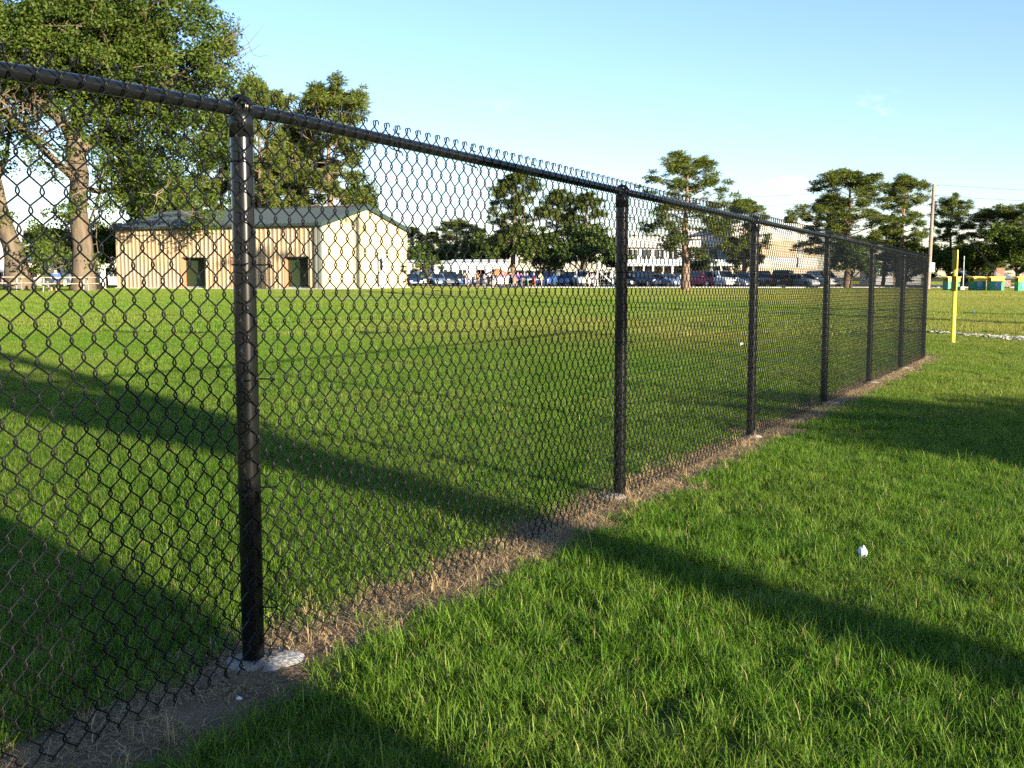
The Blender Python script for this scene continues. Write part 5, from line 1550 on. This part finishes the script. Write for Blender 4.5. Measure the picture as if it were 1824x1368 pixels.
m_pole = mat('pole_wood', (.24, .19, .145), .9, var=.2, scale=3, stretch=(1, 1, .2))
m_cable = mat('cable', (.03, .03, .03), .6); m_ins = mat('insulator', (.35, .32, .30), .3)
def utility_pole():
    d = 100.0; x = at(1653, d); z0 = hz(x, d); H = zat(328, d) - z0
    e = empty('utility_pole', (x, d, z0)); tag(e, 'tall wooden utility pole with side insulators behind the fence corner', 'utility pole')
    tilt = .02
    P = lambda z: (tilt * z, 0, z)
    mb = MB(); mb.tube([P(-.2), P(H / 2), P(H)], [.19, .16, .125], 12); mb.build('pole', m_pole, e, True)
    for v in (331, 349, 367, 380, 385):
        z = zat(v, d) - z0
        s = -1 if v != 331 else 1
        a = MB(); a.tube([(P(z)[0], 0, z), (P(z)[0] - .42 * s * -s if s < 0 else P(z)[0] + .42, -.05, z + .02)], .025, 6); ao = a.build('standoff_arm', m_galv, e)
        sx = P(z)[0] + (.45 if s > 0 else -.45)
        i_ = MB(); i_.tube([(sx, -.05, z - .02), (sx, -.05, z + .03), (sx, -.05, z + .08)], [.05, .07, .04], 8); i_.build('insulator', m_ins, e)
        if s < 0:
            b = MB(); b.tube([(P(z)[0], 0, z), (sx, -.05, z)], .025, 6); b.build('standoff_arm', m_galv, e)
    # transformer-free: two guy wires to the ground on the right
    for u1, v1, vt in ((1800, 522, 346), (1806, 520, 352)):
        dd = 92.0; gx_ = at(u1, dd) - x; zt = zat(vt, d) - z0
        g = MB(); g.tube([(P(zt)[0], 0, zt), (gx_, dd - d, hz(gx_ + x, dd) - z0)], .011, 4); g.build('guy_wire', m_cable, e)
        gd = MB(); t0, t1 = .72, 1.0
        a = np.array([P(zt)[0], 0, zt]); b = np.array([gx_, dd - d, 0]); gd.tube([a + (b - a) * .82, a + (b - a) * .96], .022, 6); gd.build('guy_guard', mat('guard_grey', (.6, .6, .57), .5), e)
    return (x, d, z0, P)
ux, ud, uz, UP = utility_pole()
for k, v in enumerate((331, 349, 367, 385)):
    z = zat(v, ud) - uz
    sx = ux + UP(z)[0] + (.45 if v == 331 else -.45)
    for sgn, span in ((1, 60.0), (-1, 60.0)):
        pts_ = []
        for i in range(17):
            f = i / 16
            pts_.append((sx + sgn * span * f, ud - .05 + sgn * -6 * f, uz + z + .08 - 1.3 * 4 * f * (1 - f) + .3 * f))
        w = MB(); w.tube(pts_, .012, 4)
        tag(w.build('power_line', m_cable), ('%s power line leading %s from the utility pole' % (('topmost', 'second highest', 'third highest', 'lowest')[k], 'right' if sgn > 0 else 'left')), 'cable', 'power lines on the utility pole')
# thin grey post with a pale box between the shelters
d = 96; x = at(1715, d); z = hz(x, d)
e = empty('thin_post', (x, d, z)); tag(e, 'thin grey-green post between the two left bin shelters', 'post')
MB().tube([(0, 0, 0), (0, 0, zat(456, d) - z)], .05, 8).build('post', mat('green_grey_paint', (.28, .38, .34), .5), e, True)
MB().bbox(-.28, .08, -.2, .1, 0, .32, .03).build('base_block', m_cr, e)
# two lighting poles just outside the right edge, their long shadows cross the field
def light_pole(n, x, label, H):
    y = (n - .758 * x) / .652; z = hz(x, y)
    e = empty('light_pole', (x, y, z)); tag(e, label, 'light pole', 'field light poles outside the frame')
    MB().tube([(0, 0, -.2), (0, 0, H)], [.32, .26], 14).build('pole', m_pole, e, True)
    a = MB(); a.box(-1.4, 1.4, -.05, .05, H - .5, H - .4); a.build('cross_arm', m_galv, e)
    for i in range(4):
        l = MB(); l.tube([(-1.2 + i * .8, -.1, H - .4), (-1.2 + i * .8, -.32, H - .5), (-1.2 + i * .8, -.4, H - .55)], [.08, .2, .24], 12); l.build('floodlight', m_galv, e, True)
light_pole(35.9, 19.8, 'field light pole beyond the right edge near the foul line', 13.0)
light_pole(30.6, 17.5, 'field light pole beyond the right edge closer to the camera', 12.0)

# ------------------------------------------------------------------ litter
m_paper = mat('paper', (.80, .78, .74), .8, var=.06, scale=20)
def crumple(name, u, v, r, label, seed, m, zup=.03, flat=.6):
    d = 6.0
    for _ in range(6):
        x = at(u, d); d = (HC - hz(x, d) - zup) / math.tan(math.atan((v - CY) / F) + PITCH)
    x = at(u, d); rg = np.random.default_rng(seed)
    n, k = 12, 7; V = []; fs = []
    for i in range(k):
        th = math.pi * (i + .5) / k
        for j in range(n):
            ph = 2 * math.pi * j / n
            q = r * (1 + .09 * rg.standard_normal())
            V.append((q * math.sin(th) * math.cos(ph) * .8, q * math.sin(th) * math.sin(ph) * .8, q * math.cos(th) * flat + r * .4))
    for i in range(k - 1):
        for j in range(n): fs.append((i * n + j, (i + 1) * n + j, (i + 1) * n + (j + 1) % n, i * n + (j + 1) % n))
    fs.append(tuple(range(n))); fs.append(tuple((k - 1) * n + j for j in range(n - 1, -1, -1)))
    o = MB().add(V, fs).build(name, m, None, loc=(x, d, hz(x, d) + zup)); tag(o, label, 'litter')
crumple('paper_scrap', 1536, 988, .026, 'crumpled white paper lying on the right-hand grass', 3, m_paper, .03, 1.15)
crumple('paper_scrap', 426, 1247, .013, 'small torn paper scrap on the dirt below the nearest post', 4, m_paper, .012, .4)
crumple('paper_scrap', 397, 1250, .006, 'tiny white crumb left of the torn paper on the dirt', 5, m_paper, .010, .4)
crumple('paper_scrap', 1735, 558, .055, 'white lump on the far right field beyond the foul pole', 6, m_paper, .045, 1.0)
crumple('paper_scrap', 1320, 614, .05, 'small white scrap on the field behind the third fence post', 7, m_paper, .05, .7)
